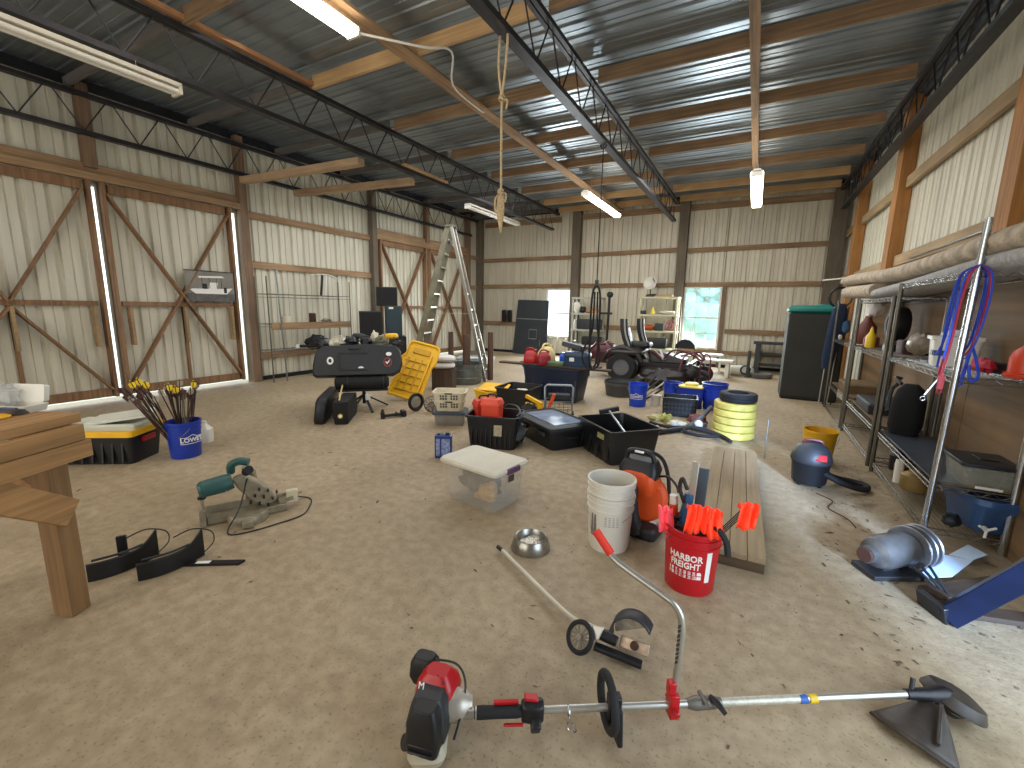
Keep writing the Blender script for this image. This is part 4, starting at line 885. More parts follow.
# pet-carrier like crates stacked
t = T('storage_tote', 'clear-sided tote with slate lid under the cream baskets', 'tote', (-3.44, 4.62, 0), 28)
b = B(); b.loft([rr(.36, .26, 0, .03), rr(.4, .3, .15, .03)]); b.make('tote_body', mat('smoky_clear', '#8d8b83', .3, 0, .1, alpha=.75), t)
b = B(); b.loft([rr(.45, .34, .15, .04), rr(.45, .34, .18, .04), rr(.41, .3, .195, .04)]); b.make('tote_lid', mat('slate_lid', '#3a4350', .5, 0, .1), t, bev=.003)
def basket(z, label, w, d, h):
    t = T('laundry_basket', label, 'basket', (-3.44, 4.62, z), 28)
    tubmesh(w, d, h, .88, .015, .006, .05, lip=.018).make('basket_body', cream, t)
    b = B()
    for i in range(7):
        if i == 3: continue
        b.box((-.105+.035*i, -d*.47, h*.45), (.02, .02, .022), (R(-6), 0, 0)); b.box((-.105+.035*i, -d*.475, h*.68), (.02, .02, .022), (R(-6), 0, 0))
    b.make('slots', blkg, t)
    b = B(); b.box((0, -d/2-.012, h-.012), (.1, .012, .018)); b.make('grip', blkg, t, bev=.003); return t
basket(.196, 'lower cream slotted basket stacked on the slate-lidded tote', .38, .3, .14)
basket(.30, 'upper cream slotted basket, topmost of the stack beside the orange cases', .42, .34, .15)

# black hitch on floor, fan wheels
t = T('tow_hitch', 'small black metal hitch piece lying alone on the floor', 'hitch', (-4.30, 4.45, 0), 62); t.scale = (.7, .9, .9)
b = B(); b.bar((-.22, 0, .04), (.2, 0, .04), .05, .04); b.cyl((-.22, 0, 0), (-.22, 0, .1), .04); b.box((.2, 0, .05), (.08, .13, .09)); b.cyl((.08, -.08, .05), (.08, .08, .05), .02); b.make('hitch_body', blk, t, bev=.004)
b = B(); b.sph((-.22, 0, .12), .03, 10); b.make('hitch_ball', steel_dk, t)
t = T('spoked_wheel', 'small wheel with silver rim standing under the yellow sled', 'wheel', (-4.28, 4.9, 0), 45)
b = B(); b.ring((0, 0, .14), .115, .024, (.6, -1, 0), 28, 8); b.make('tyre', rubber, t)
b = B(); b.lathe([(.095, -.02), (.09, .0), (.04, .02), (.0, .02)], (0, 0, .14), d=(.6, -1, 0)); b.make('rim', silver, t)
t = T('fan_cage', 'round black wire cage beside the silver-rimmed wheel', 'cage', (-4.0, 4.92, 0), 30)
b = B()
for k in range(6): b.ring((0, -.06+.02*k, .13), .03+.018*(k+1) if k < 5 else .12, .004, (0, 1, 0), 22, 5)
for k in range(12): a = 2*PI*k/12; b.cyl((.02*math.cos(a), -.06, .13+.02*math.sin(a)), (.125*math.cos(a), .04, .13+.12*math.sin(a)), .003, n=5)
b.make('wire_cage', blkg, t); b = B(); b.cyl((0, -.02, .13), (0, .1, .13), .05); b.cyl((0, .09, 0), (0, .09, .13), .015); b.make('motor', silver, t)

# yellow sled
u = Vector((.88, .34, -.12)).normalized(); dn = Vector((.02, .58, .88)).normalized(); w_ = u.cross(dn).normalized(); u = dn.cross(w_)
t = T('cargo_sled', 'big yellow plastic cargo sled leaning upright beside the ladder', 'sled', (-4.92, 5.33, .04)); t.rotation_euler = Matrix((u, dn, w_)).transposed().to_euler()
outl = [(-.29, 0), (.27, 0), (.29, .1), (.27, .62), (.31, .72), (.29, .98), (.24, 1.03), (-.22, 1.03), (-.27, .98), (-.26, .78), (-.31, .7), (-.3, .45), (-.24, .36), (-.3, .25)]
b = B(); b.loft([[(x, y, 0) for x, y in outl], [(x*1.0, y, .05) for x, y in outl], [(x*.93, .03+y*.94, .05) for x, y in outl], [(x*.9, .04+y*.92, .02) for x, y in outl]]); b.make('sled_body', yellow, t, bev=.006)
b = B()
for i in range(4): b.box((-.18+.12*i, .42, .028), (.03, .6, .022))
for j in range(5): b.box((0, .14+.13*j, .03), (.44, .018, .02))
b.box((0, .86, .03), (.3, .1, .025)); b.make('ribs', mat('yellow_shade', '#c89410', .5, 0, .1), t, bev=.006)
b = B(); b.bar((.2, .02, .06), (.2, .82, .06), .03, .03); b.make('side_rail', yellow, t, bev=.005)

# sacks, brown box, galvanised tub with stakes
b = B(); b.loft([rr(.4, .36, 0, .02), rr(.4, .36, .4, .02)]); tag(b.make('wooden_box', wood('box_brown', '#4d3b2c', axis=2), bev=.004), 'dark brown box under the white sacks', 'box', loc=(-5.02, 6.55, 0), rz=25)
sack = mat('white_sack', '#c9c6c0', .6, 0, .12, 8, .3, 14)
for z, dx, l, sc_ in ((.401, 0, 'lower white sack with faint print on the brown box', 1), (.53, .04, 'upper white sack, on top of the other sack', .92)):
    b = B(); b.loft([rr(.42*sc_, .28*sc_, .0, .1, 5), rr(.48*sc_, .34*sc_, .05, .12, 5), rr(.46*sc_, .32*sc_, .1, .12, 5), rr(.3*sc_, .18*sc_, .13, .08, 5)]); tag(b.make('sack', sack, sub=1), l, 'sack', loc=(-5.02+dx, 6.5, z), rz=30)
t = T('galvanised_tub', 'round galvanised tub holding rough fence stakes', 'tub', (-5.08, 7.35, 0))
gtm = mat('galv_tub', '#6d716c', .45, .6, .2, 8)
b = B(); b.lathe([(.29, 0), (.3, .01), (.315, .12), (.322, .125), (.322, .14), (.317, .145), (.33, .28), (.338, .285), (.338, .3), (.33, .305), (.34, .4), (.352, .405), (.352, .415), (.335, .41), (.29, .02), (0, .02)], n=36); b.make('tub_body', gtm, t)
b = B(); b.ring((.33, -.1, .35), .04, .006, (1, -.3, 0), 14, 5); b.make('handle', galv, t)
stake = wood('rough_stake', '#5b4130', axis=2, var=.35)
for (x, y, z0, z1, r, l) in ((-5.1, 7.4, .02, .98, .075, 'thick brown stake standing in the galvanised tub'), (-5.75, 7.75, 0, 1.0, .06, 'brown stake standing left behind the galvanised tub'), (-4.86, 7.95, 0, 1.02, .06, 'dark stake right of the galvanised tub by the ladder foot')):
    b = B(); b.lathe([(r, 0), (r*1.05, .3), (r*.95, (z1-z0)*.9), (r*.9, z1-z0)], n=12); tag(b.make('fence_stake', stake), l, 'stake', loc=(x, y, z0))
t = T('white_crate', 'pale plastic crate on the floor behind the galvanised tub', 'crate', (-5.45, 8.3, 0), 25)
tubmesh(.8, .5, .42, .92, .015, .01, .04).make('crate_body', mat('pale_crate', '#b9c0c2', .5, 0, .1), t)
b = B(); b.box((0, 0, .3), (.7, .4, .2)); b.make('filling', mat('pale_fill', '#cfd2d0', .7, 0, .2, 5), t, bev=.05)

# big step ladder
t = T('step_ladder', 'tall weathered A-frame step ladder standing open near the back doors', 'ladder', (-5.56, 7.52, 0), 0)
A0 = Vector((0, 0, 3.1)); pd = Vector((-.40, .92, 0)).normalized(); olive = mat('fibreglass_olive', '#6f6a55', .6, .1, .25, 6)
R1 = Vector((.66, .38, 0)); L1 = Vector((-.70, -.40, 0))
for s in (-1, 1):
    b = B(); b.bar(L1+pd*(.36*s), A0+pd*(.14*s)+Vector((-.03, 0, 0)), .13, .04); b.make('front_rail', olive, t, bev=.004)
    b = B(); b.bar(R1+pd*(.30*s), A0+pd*(.14*s)+Vector((.05, 0, 0)), .07, .03); b.make('rear_rail', silver, t, bev=.003)
for k in range(11):
    f_ = (k+.7)/11.6; c = L1.lerp(A0, f_); w = .36*(1-f_)+.14*f_
    b = B(); b.bar(c-pd*w, c+pd*w, .1, .03); b.make('step', silver, t, bev=.003)
for k in range(9):
    f_ = (k+.7)/9.8; c = R1.lerp(A0, f_); w = .30*(1-f_)+.14*f_
    b = B(); b.bar(c-pd*w, c+pd*w, .045, .03); b.make('rear_rung', silver, t, bev=.002)
b = B(); b.M = Matrix.Translation(A0) @ Matrix.Rotation(R(122), 4, 'Z'); b.box((0, 0, .02), (.36, .22, .04)); b.make('top_cap', olive, t, bev=.006)
b = B(); b.bar(L1.lerp(A0, .45)+pd*.27, R1.lerp(A0, .45)+pd*.24, .02, .006); b.make('spreader', silver, t)

# long black cases on the floor
t = T('long_case', 'long black gun-style case standing on its side, left of the pair', 'case', (-5.16, 4.02, 0), 131)
b = B(); b.M = Matrix.Rotation(R(8), 4, 'X'); b.loft([rr(.98, .13, 0, .04), rr(1.02, .15, .05, .05), rr(1.0, .15, .28, .05), rr(.9, .12, .34, .04)]); b.make('case_body', blk, t, bev=.004)
b = B(); b.tube([(-.09, -.09, .22), (-.08, -.12, .22), (.08, -.12, .22), (.09, -.09, .22)], .011, 8); b.make('handle', blkg, t)
t = T('long_case', 'shorter black case with round yellow sticker, right of the pair', 'case', (-4.80, 4.06, 0), 128)
b = B(); b.loft([rr(.66, .17, 0, .03), rr(.7, .19, .1, .03), rr(.68, .18, .3, .03)]); b.make('case_body', blk2, t, bev=.004)
b = B(); b.M = Matrix.Translation((-.352, 0, .12)); b.lathe([(0, 0), (.032, 0), (.032, -.004), (0, -.004)], d=(1, 0, 0)); b.make('round_sticker', mat('sticker_gold', '#b8a23a', .5, 0, .1), t)
b = B(); b.M = Matrix.Translation((-.357, 0, .12)); b.lathe([(0, 0), (.02, 0), (.02, -.002), (0, -.002)], d=(1, 0, 0)); b.make('sticker_centre', wht, t)
b = B(); b.bar((-.38, -.02, 0), (.5, .06, .09), .018, .012); tag(b.make('yardstick', mat('pale_stick', '#cdb477', .6, 0, .1)), 'thin pale wooden stick resting along the two black cases', 'stick', loc=(-4.88, 4.08, .325), rz=131)

# bow case on a stand
t = T('folding_stand', 'black folding stand with spread legs carrying the big black case', 'stand', (-5.05, 4.62, 0), 45)
b = B(); b.cyl((0, 0, .08), (0, 0, .29), .025); b.box((0, 0, .30), (.7, .25, .03)); b.make('column', blk, t, bev=.003)
for a in (20, 110, 200, 290): b = B(); b.bar((0, 0, .22), (.36*math.cos(R(a)), .36*math.sin(R(a)), .012), .035, .022); b.make('leg', blk, t, bev=.003)
b = B(); b.box((.06, -.14, .2), (.07, .006, .09)); b.bar((.06, -.14, .24), (0, -.02, .29), .01, .004); b.make('hang_tag', wht, t)
t = T('rolled_bag', 'black padded roll bag under the big sticker-covered case', 'bag', (-5.0, 4.55, .415), 45)
b = B(); b.tube([(-.38, 0, 0), (-.36, 0, 0), (0, 0, -.01), (.34, 0, 0), (.38, 0, 0)], [.06, .095, .098, .095, .06], 14); b.make('bag_body', blk2, t)
b = B(); b.ring((.3, 0, 0), .099, .006, (1, 0, 0)); b.ring((-.2, 0, 0), .1, .006, (1, 0, 0)); b.make('straps', blkg, t)
t = T('bow_case', 'large black hard case with round stickers propped on the stand', 'case', (-5.07, 4.55, .495), 45, rot=(R(-18), 0, R(45))); t.scale = (1, 1, 1.13)
cm = mat('case_black', '#1d1f20', .5, 0, .2, 4, .1)
prof = [(-.62, .02), (-.58, 0), (.5, 0), (.6, .05), (.64, .15), (.62, .32), (.56, .4), (.2, .42), (-.2, .41), (-.5, .4), (-.58, .33), (-.62, .15)]
b = B(); b.loft([[(x*.97, .1, .01+z*.97) for x, z in prof], [(x, .07, z) for x, z in prof], [(x, -.06, z) for x, z in prof], [(x*.96, -.1, .01+z*.96) for x, z in prof]]); b.make('case_shell', cm, t, bev=.006)
b = B(); b.box((-.06, -.1, .3), (.4, .02, .03)); b.box((-.06, -.1, .08), (.4, .02, .03)); b.box((-.26, -.1, .19), (.03, .02, .2)); b.make('raised_panel', blk, t, bev=.004)
def disc(x, z, rx, rz_, m, name, par, y=-.104):
    b = B(); b.loft([[(x+rx*math.cos(2*PI*i/20), yy, z+rz_*math.sin(2*PI*i/20)) for i in range(20)] for yy in (y, y+.003)]); return b.make(name, m, par, flat=True)
disc(-.38, .2, .045, .05, wht, 'white_sticker', t); disc(-.38, .2, .022, .026, blk, 'sticker_mark', t, -.106)
disc(.04, .1, .038, .02, wht, 'white_sticker', t); disc(.44, .28, .042, .026, wht, 'white_sticker', t)
disc(.42, .17, .062, .062, mat('sticker_red', '#9a3423', .5, 0, .1), 'red_sticker', t); disc(.42, .17, .048, .048, blk, 'sticker_field', t, -.1065)
b = B(); b.prism([(-.035, 0), (-.02, .012), (-.01, -.008), (.035, .04), (.02, .0), (-.008, -.03)], .002, (.42, -.109, .17)); b.make('sticker_tick', wht, t, flat=True)
b = B(); b.box((-.05, -.115, .36), (.16, .03, .03)); b.make('handle', blk, t, bev=.006)
# clutter on top of the case
def top(x, y=0): a = R(45); return (-5.15+x*math.cos(a)-y*math.sin(a), 4.66+x*math.sin(a)+y*math.cos(a))
Zc = .93
b = B(); b.box((0, 0, 0), (1.0, .34, .02)); tag(b.make('plywood_board', blkg), 'dark board under the tools above the big black case', 'board', loc=(*top(0, .14), Zc-.01), rz=45)
for x, dy, m, s, l in ((-.42, .1, galv, (.14, .08, .05), 'crumpled silvery packet at the left end of the tool clutter'), (-.22, .1, silver, (.12, .08, .06), 'shiny silver clamp in the clutter over the black case'),
                       (.22, .12, cream, (.06, .06, .11), 'cream bottle-like bundle standing in the tool clutter'), (.36, .14, mat('tan_cloth', '#9a8a6a', .9, 0, .2), (.08, .07, .09), 'tan cloth wad beside the yellow drill')):
    b = B(); b.lump((0, 0, s[2]), s, int(x*100), .3, 12); tag(b.make('tool_clutter', m), l, 'tool', loc=(*top(x, dy), Zc), rz=45)
def drill(x, m, label, rz):
    t = T('power_drill', label, 'drill', (*top(x, .08), Zc), rz)
    b = B(); b.tube([(-.1, 0, .15), (-.08, 0, .15), (.04, 0, .15), (.09, 0, .15)], [.03, .045, .042, .028], 12); b.make('motor_housing', m, t)
    b = B(); b.bar((-.03, 0, .13), (-.06, 0, .03), .04, .035); b.make('grip', blk, t, bev=.006)
    b = B(); b.box((-.07, 0, .02), (.11, .07, .04)); b.make('battery', blk, t, bev=.006)
    b = B(); b.cyl((.09, 0, .15), (.15, 0, .15), .02, .012); b.make('chuck', steel_dk, t); return t
rnd = random.Random(31)
for i, (x, l) in enumerate(((-.52, 'black strap wad at the far left of the clutter over the case'), (-.32, 'small pale bundle left of the black drill'), (-.1, 'dark wire heap beside the black drill'), (.1, 'tall black tool between black drill and cream bundle'), (.3, 'grey-green wad in the clutter'), (.55, 'dark strap hanging at the right end of the clutter'))):
    b = B(); s_ = (.09, .08, .05+.03*(i in (2, 3))); b.lump((0, 0, s_[2]), s_, 50+i, .45, 10)
    for k in range(3): b.tube(smooth([(rnd.uniform(-.09, .09), rnd.uniform(-.06, .06), rnd.uniform(.02, .16)) for _ in range(4)], 3), .009, 5)
    tag(b.make('tool_clutter', (blk, cream, blk, blkg, mat('olive_cloth', '#5f6350', .9, 0, .2), blk)[i]), l, 'tool', loc=(*top(x, .02), Zc), rz=45)
drill(.0, blkg, 'black cordless drill in the middle of the clutter', 20); drill(.47, yellow, 'yellow cordless drill at the right end of the clutter', 200)

# speakers and computer tower by the far doors, on a low black cabinet
t = T('media_cabinet', 'low black cabinet under the speakers near the left wall', 'cabinet', (-7.5, 7.5, 0), 48)
b = B(); b.box((0, 0, .43), (1.0, .5, .82)); b.make('cabinet_body', blk2, t, bev=.006); b = B(); b.box((0, -.255, .43), (.9, .012, .74)); b.make('door', blk, t, bev=.004)
def spk(x, z, w, h, d, label, m, y=0):
    a = R(48); t = T('speaker', label, 'speaker', (-7.5+x*math.cos(a)-y*math.sin(a), 7.5+x*math.sin(a)+y*math.cos(a), z), 48)
    b = B(); b.box((0, 0, h/2), (w, d, h)); b.make('cabinet', m, t, bev=.008); b = B(); b.box((0, -d/2-.004, h/2), (w*.9, .01, h*.92)); b.make('grille', blk2, t, bev=.003); return t
spk(-.26, .845, .5, .56, .4, 'wide black speaker, lower left of the three boxes by the far doors', blk)
spk(.1, 1.53, .46, .42, .36, 'square black speaker stacked on top near the far doors', blk)
t = T('computer_tower', 'dark teal computer tower right of the black speakers', 'computer', (-7.5+.24*math.cos(R(48)), 7.5+.24*math.sin(R(48)), .845), 48)
b = B(); b.box((0, 0, .34), (.36, .42, .68)); b.make('tower_case', mat('tower_teal', '#27363b', .4, .3, .1), t, bev=.008); b = B(); b.box((-.06, -.215, .64), (.1, .006, .04)); b.make('label', wht, t)

# wire shelf on the left wall
t = T('wire_shelving', 'long open wire shelving against the left wall between the doors', 'shelving', (-8.38, 6.2, 0), 90)
for x in (-.98, .98):
    for y in (-.2, .17): b = B(); b.cyl((x, y, 0), (x, y, 2.05), .012, n=8); b.make('upright', shelfsteel, t)
b = B(); b.cyl((-.72, -.24, .0), (-.80, -.24, 2.2), .014, n=8); b.make('loose_pole', galv, t)
for z in (.62, 1.14, 1.72):
    b = B()
    for y in (-.2, .17): b.cyl((-.98, y, z), (.98, y, z), .008, n=6); b.cyl((-.98, y, z-.06), (.98, y, z-.06), .005, n=6)
    for k in range(33): b.cyl((-.98+1.96*k/32, -.2, z), (-.98+1.96*k/32, .17, z), .0025, n=5)
    b.make('shelf', shelfsteel, t)
b = B(); b.box((0, -.21, 1.1), (1.9, .02, .14)); b.make('front_board', wd_x, t, bev=.003)
shp = lambda k, z: (-8.38+.1, 6.2+k, z)
for k, z, m, s, l, n_, c_ in ((-.55, 1.155, cream, (.09, .09, .07), 'cream round tub on the middle wire shelf', 'tub', 'tub'), (.05, 1.155, mat('brown_jar', '#3e2a20', .5), (.07, .07, .1), 'dark brown jar on the middle wire shelf', 'jar', 'jar'),
    (.4, 1.155, galv, (.14, .06, .04), 'small silver oddments on the middle wire shelf', 'metal_part', 'tool'), (-.35, .63, white, (.04, .04, .04), 'small white roll on the lowest wire shelf', 'roll', 'roll')):
    b = B(); b.lathe([(s[0]*.9, 0), (s[0], .01), (s[0], s[2]*2-.01), (s[0]*.8, s[2]*2)]) if n_ != 'metal_part' else b.lump((0, 0, s[2]), s, 3, .4); tag(b.make(n_, m), l, c_, loc=shp(k, z))
b = B(); b.lump((0, 0, .1), (.18, .22, .16), 31, .25, 14); tag(b.make('tool_bag', blk2), 'black soft bag on the lowest wire shelf beside an orange box', 'bag', loc=shp(.12, .63))
b = B(); b.box((0, 0, .07), (.18, .16, .14)); tag(b.make('cardboard_box', mat('tan_box', '#b98a4a', .7), bev=.004), 'small tan box on the lowest wire shelf', 'box', loc=shp(.33, .63), rz=30)
for k, l in ((-.22, 'short black strap coil on the lowest wire shelf, left'), (-.08, 'short black strap coil on the lowest wire shelf, right')):
    b = B(); b.ring((0, 0, .04), .05, .025, (0, 0, 1)); tag(b.make('strap_coil', rubber), l, 'coil', loc=shp(k, .63))
t = T('folding_bracket', 'white and black folding wall bracket hanging above the wire shelf', 'bracket', (-8.5, 6.75, 2.14), 90)
b = B(); b.bar((-.35, 0, .02), (-.1, -.06, .05), .05, .02); b.bar((.1, -.06, .05), (.35, 0, -.02), .05, .02); b.bar((-.1, -.06, .05), (.1, -.06, .05), .05, .02); b.make('arm', white, t, bev=.004)
b = B(); b.bar((-.06, -.05, .03), (-.1, -.02, -.42), .05, .02); b.make('black_leg', blk, t, bev=.004); b = B(); b.bar((.04, -.05, .03), (.02, -.02, -.42), .05, .02); b.make('white_leg', white, t, bev=.004)
# ------------------------------------------------------------------ blue buckets and neighbours
t = bucket('bucket', 'blue bucket, nearest of the far group, with white emblem', (-1.54, 7.12, 0), mat('bucket_blue', '#1b45c4', .35, 0, .08), 0)
fn = oncyl(.143, .17, -88, .05); b = B(); outline(b, [(-.1, -.035), (-.1, .03), (-.045, .03), (0, .055), (.045, .03), (.1, .03), (.1, -.035), (-.1, -.035)], fn, .008); b.make('emblem_outline', wht, t, flat=True)
text('bucket_lettering', "LOWE'S", .05, wht, t, fn, bold=.0015)
t = bucket('bucket', 'darker blue bucket with white lettering, behind and right of the white cup', (-1.08, 7.62, 0), blue, 0)
fn = oncyl(.143, .15, -88, .05); text('bucket_lettering', "LOWE'S", .06, wht, t, fn, bold=.0015)
b = B(); b.lathe([(.07, 0), (.085, .16), (.092, .165), (.088, .16), (.066, .01), (0, .01)]); tag(b.make('plastic_cup', white), 'small white plastic cup between two blue buckets', 'cup', loc=(-1.3, 7.35, 0))
t = tub('plastic_tub', 'dark blue tub with yellow lid right of the blue buckets', 'tub', (-.80, 7.55, 0), 5, .42, .36, .33, mat('tub_dkblue', '#142a78', .4, 0, .1))
text('tub_lettering', "LOWE'S", .07, wht, t, onflat((0, -.178, .2)), xs=1)
b = B(); b.loft([rr(.36, .3, 0, .06), rr(.38, .32, .02, .06), rr(.2, .2, .03, .05), rr(.2, .2, .06, .05), rr(.16, .16, .07, .04)]); tag(b.make('yellow_cover', mat('pale_yellow', '#dcc757', .5, 0, .05)), 'pale yellow round-topped cover lying on the dark blue tub', 'cover', loc=(-.78, 7.5, .332))
t = bucket('bucket', 'large blue bucket at the right end of the blue group', (-.44, 7.55, 0), blue, 0, h=.42, rb=.15, rt=.19)
t = T('milk_crate', 'black open crate with perforated sides in front of the blue tubs', 'crate', (-.86, 6.85, 0), 8)
tubmesh(.48, .34, .28, .96, .012, .01, .03).make('crate_body', blk, t)
b = B()
for i in range(9):
    for j in range(3): b.box((-.2+.05*i, -.1655-.0025*j, .07+.06*j), (.03, .01, .035))
b.make('grid_holes', blkg, t)
t = T('rubber_pan', 'round grey rubber pan with dark rim behind the blue bucket', 'pan', (-2.02, 7.85, 0))
b = B(); b.lathe([(.25, 0), (.28, .2), (.29, .21), (.29, .26), (.27, .26), (.24, .02), (0, .02)], n=32); b.make('pan_body', mat('pan_grey', '#4b4c4a', .6, 0, .15), t); b = B(); b.ring((0, 0, .26), .28, .014); b.make('rim', rubber, t)
t = T('garden_tool', 'bundle of dark handles sticking up behind the nearest blue bucket', 'tools', (-1.62, 7.55, 0), 20)
for k in range(4): b = B(); b.cyl((-.1+.06*k, 0, .0), (.28+.07*k, .1-.05*k, .42-.04*k), .016, n=8); b.make('handle', (blk, blkg, silver, blk)[k], t)

# yellow hose stack
t = T('hose_stack', 'stack of five fat yellow hose coils beside the deck section', 'hose', (-.10, 6.02, 0))
yh = mat('hose_yellow', '#c0ae55', .55, 0, .2, 12)
for k in range(5):
    b = B(); b.lathe([(.16, .005), (.232, .003), (.243, .012), (.246, .044), (.243, .076), (.232, .086), (.16, .083), (.16, .005)], (0, 0, .09*k), cap=False, n=36); b.make('hose_coil', yh, t)
b = B(); b.lathe([(.12, 0), (.2, 0), (.215, .02), (.215, .045), (.208, .05), (.215, .055), (.215, .09), (.2, .105), (.12, .105), (.12, 0)], cap=False, n=32); tag(b.make('black_coil', rubber), 'black rubber coil on top of the yellow hose stack', 'coil', loc=(-.08, 6.03, .452))
b = B(); b.cyl((0, 0, 0), (.0, .04, .42), .005, n=6); tag(b.make('metal_rod', galv), 'thin upright metal rod just right of the yellow hose stack', 'rod', loc=(.24, 5.25, 0))

# pile of bags, hoses and pipes
rnd = random.Random(3)
for (x, y, m, s, l) in ((-1.08, 6.32, mat('pale_bag', '#b9b27c', .6, 0, .3, 20), (.14, .08, .04), 'flattened pale yellow bag left in the debris pile'), (-.92, 6.2, mat('chip_bag', '#a3a04e', .5, 0, .5, 15), (.08, .06, .07), 'small green-yellow bag standing in the debris pile'),
                       (-.78, 6.12, cream, (.13, .08, .04), 'cream crumpled bag in the middle of the debris pile'), (-.55, 6.3, mat('rust_bundle', '#6a3a30', .8, 0, .4, 12), (.12, .1, .08), 'rusty red bundle at the right of the debris pile')):
    b = B(); b.lump((0, 0, s[2]), s, int(x*-70), .28, 12); tag(b.make('crumpled_bag' if 'bag' in l else 'bundle', m), l, 'bag' if 'bag' in l else 'bundle', loc=(x, y, 0))
b = B(); b.tube([(-.45, -.5, .03), (-.2, -.2, .04), (.0, .0, .06), (.2, .2, .08)], .028, 8); tag(b.make('drain_pipe', blkg), 'thick grey pipe lying diagonally in the debris pile', 'pipe', loc=(-.62, 5.9, 0))
b = B(); b.tube([(.0, 0, .05), (.14, .35, .14), (.22, .55, .24)], .03, 8); tag(b.make('vacuum_wand', mat('slate_pipe', '#4f535b', .5, .1, .2)), 'grey wand rising from the debris pile toward the blue tub', 'pipe', loc=(-.62, 5.95, 0))
b = B(); b.tube(smooth([(-.5, .1, .03), (-.25, -.02, .03), (0, .05, .04), (.2, .0, .03), (.35, -.12, .03), (.15, -.2, .02), (-.05, -.1, .03), (.1, .1, .04), (.38, -.05, .02), (.5, -.25, .015)], 5), .022, 8); tag(b.make('black_hose', rubber), 'black hose looped across the floor in front of the yellow coils', 'hose', loc=(-.6, 5.85, .02))
b = B(); b.tube([(-.35, -.5, .02), (.15, .2, .02)], .02, 8); tag(b.make('black_pipe', blk), 'straight black pipe on the floor left of the debris pile', 'pipe', loc=(-.85, 5.65, 0))
for i, (x, y, l) in enumerate(((-.95, 5.62, 'small white fitting left end of the black pipe'), (-.78, 5.9, 'small white ball near the middle of the debris pile'), (-.5, 6.0, 'larger cream ball beside the rusty bundle'))):
    b = B(); b.sph((0, 0, .04+.012*i), .035+.01*i, 12); tag(b.make('plastic_ball', white), l, 'ball', loc=(x, y, .03))

# ------------------------------------------------------------------ ride-on mower
t = T('ride_on_mower', 'dark red ride-on mower with big rear tyre and upright levers', 'mower', (-1.93, 9.95, 0), 0); t.scale = (1.1, 1.1, 1.05)
mr = mat('mower_red', '#4a151c', .4, .1, .25); mdk = mat('mower_dark', '#26201f', .45, .1, .3, 6)
def wheel(c, r, w, name='wheel', rim=silver):
    b = B(); b.lathe([(r*.55, -w/2), (r*.9, -w/2), (r, -w*.3), (r, w*.3), (r*.9, w/2), (r*.55, w/2), (r*.55, -w/2)], c, d=(0, 1, 0), cap=False, n=32); o = b.make(name, rubber, t)
    b = B(); b.lathe([(r*.57, -w*.4), (r*.5, -w*.25), (r*.2, -w*.3), (0, -w*.3)], c, d=(0, 1, 0)); b.lathe([(r*.57, w*.4), (r*.5, w*.25), (0, w*.3)], c, d=(0, 1, 0)); b.make('rim', rim, o)
for y in (-.45, .45): wheel((-.45, y, .3), .3, .24, rim=mat('rim_grey', '#6f7276', .4, .5, .15))
for y in (-.4, .4): wheel((.98, y, .17), .17, .12, 'caster_wheel', mat('rim_grey', '#6f7276'))
b = B(); b.box((.1, 0, .36), (1.5, .5, .1)); b.bar((.8, -.4, .42), (.8, .4, .42), .07, .07)
for y in (-.4, .4): b.bar((.8, y, .42), (.98, y, .36), .06, .06); b.bar((.98, y, .36), (.98, y, .17), .03, .05)
b.make('chassis', mdk, t, bev=.01)
b = B(); b.M = Matrix.Translation((-.42, 0, .0)); b.loft([rr(.62, 1.12, .56, .12), rr(.66, 1.14, .62, .15), rr(.5, 1.0, .7, .15)])
b.make('rear_fenders', mdk, t, bev=.01)
for y in (-.5, .5):
    b = B(); b.tube(arc((-.45, y, .3), .4, 20, 165, 12), .045, 8); b.make('fender_arch', mdk, t)
b = B(); b.loft([rr(.5, .45, .4, .08, cx=-.95), rr(.52, .5, .5, .08, cx=-.95), rr(.45, .42, .68, .1, cx=-.95), rr(.3, .3, .74, .1, cx=-.93)]); b.cyl((-.95, -.15, .45), (-.95, -.32, .45), .12); b.make('engine', mr, t)
b = B(); b.tube([(-1.2, -.4, .15), (-1.25, -.4, .5), (-1.0, -.42, .75), (-.8, -.42, .75)], .03, 8); b.tube([(-1.2, .4, .15), (-1.25, .4, .5), (-1.0, .42, .75)], .03, 8); b.bar((-1.23, -.4, .4), (-1.23, .4, .4), .06, .1); b.make('rear_bumper', mr, t)
b = B(); b.loft([rr(.46, .46, .68, .08, cx=-.25), rr(.5, .5, .74, .1, cx=-.25), rr(.46, .46, .8, .1, cx=-.25)]); b.M = Matrix.Translation((-.47, 0, .78)) @ Matrix.Rotation(R(-14), 4, 'Y'); b.loft([rr(.09, .44, 0, .04), rr(.12, .48, .1, .05), rr(.11, .44, .3, .05)]); b.make('seat', blk, t)
for y, x in ((-.32, -.46), (.30, -.28)):
    b = B(); P = smooth([(x+.12, y, .62), (x+.06, y, .78), (x+.0, y, .95), (x-.03, y, 1.12), (x-.04, y, 1.28)], 3)
    V = []; F = []
    for p in P: V += [p+Vector((-.075, -.02, 0)), p+Vector((.075, -.02, 0)), p+Vector((.075, .03, 0)), p+Vector((-.075, .03, 0))]
    n_ = len(P)
    for i in range(n_-1):
        for k in range(4): F.append((4*i+k, 4*i+(k+1) % 4, 4*i+4+(k+1) % 4, 4*i+4+k))
    F += [(3, 2, 1, 0), (4*n_-4, 4*n_-3, 4*n_-2, 4*n_-1)]; b.add(V, F); o = b.make('upright_lever', blk, t, bev=.01)
    b = B(); b.tube([p+Vector((.02, -.025, 0)) for p in P[2:]], .018, 8); b.make('reflective_strip', silver, o)
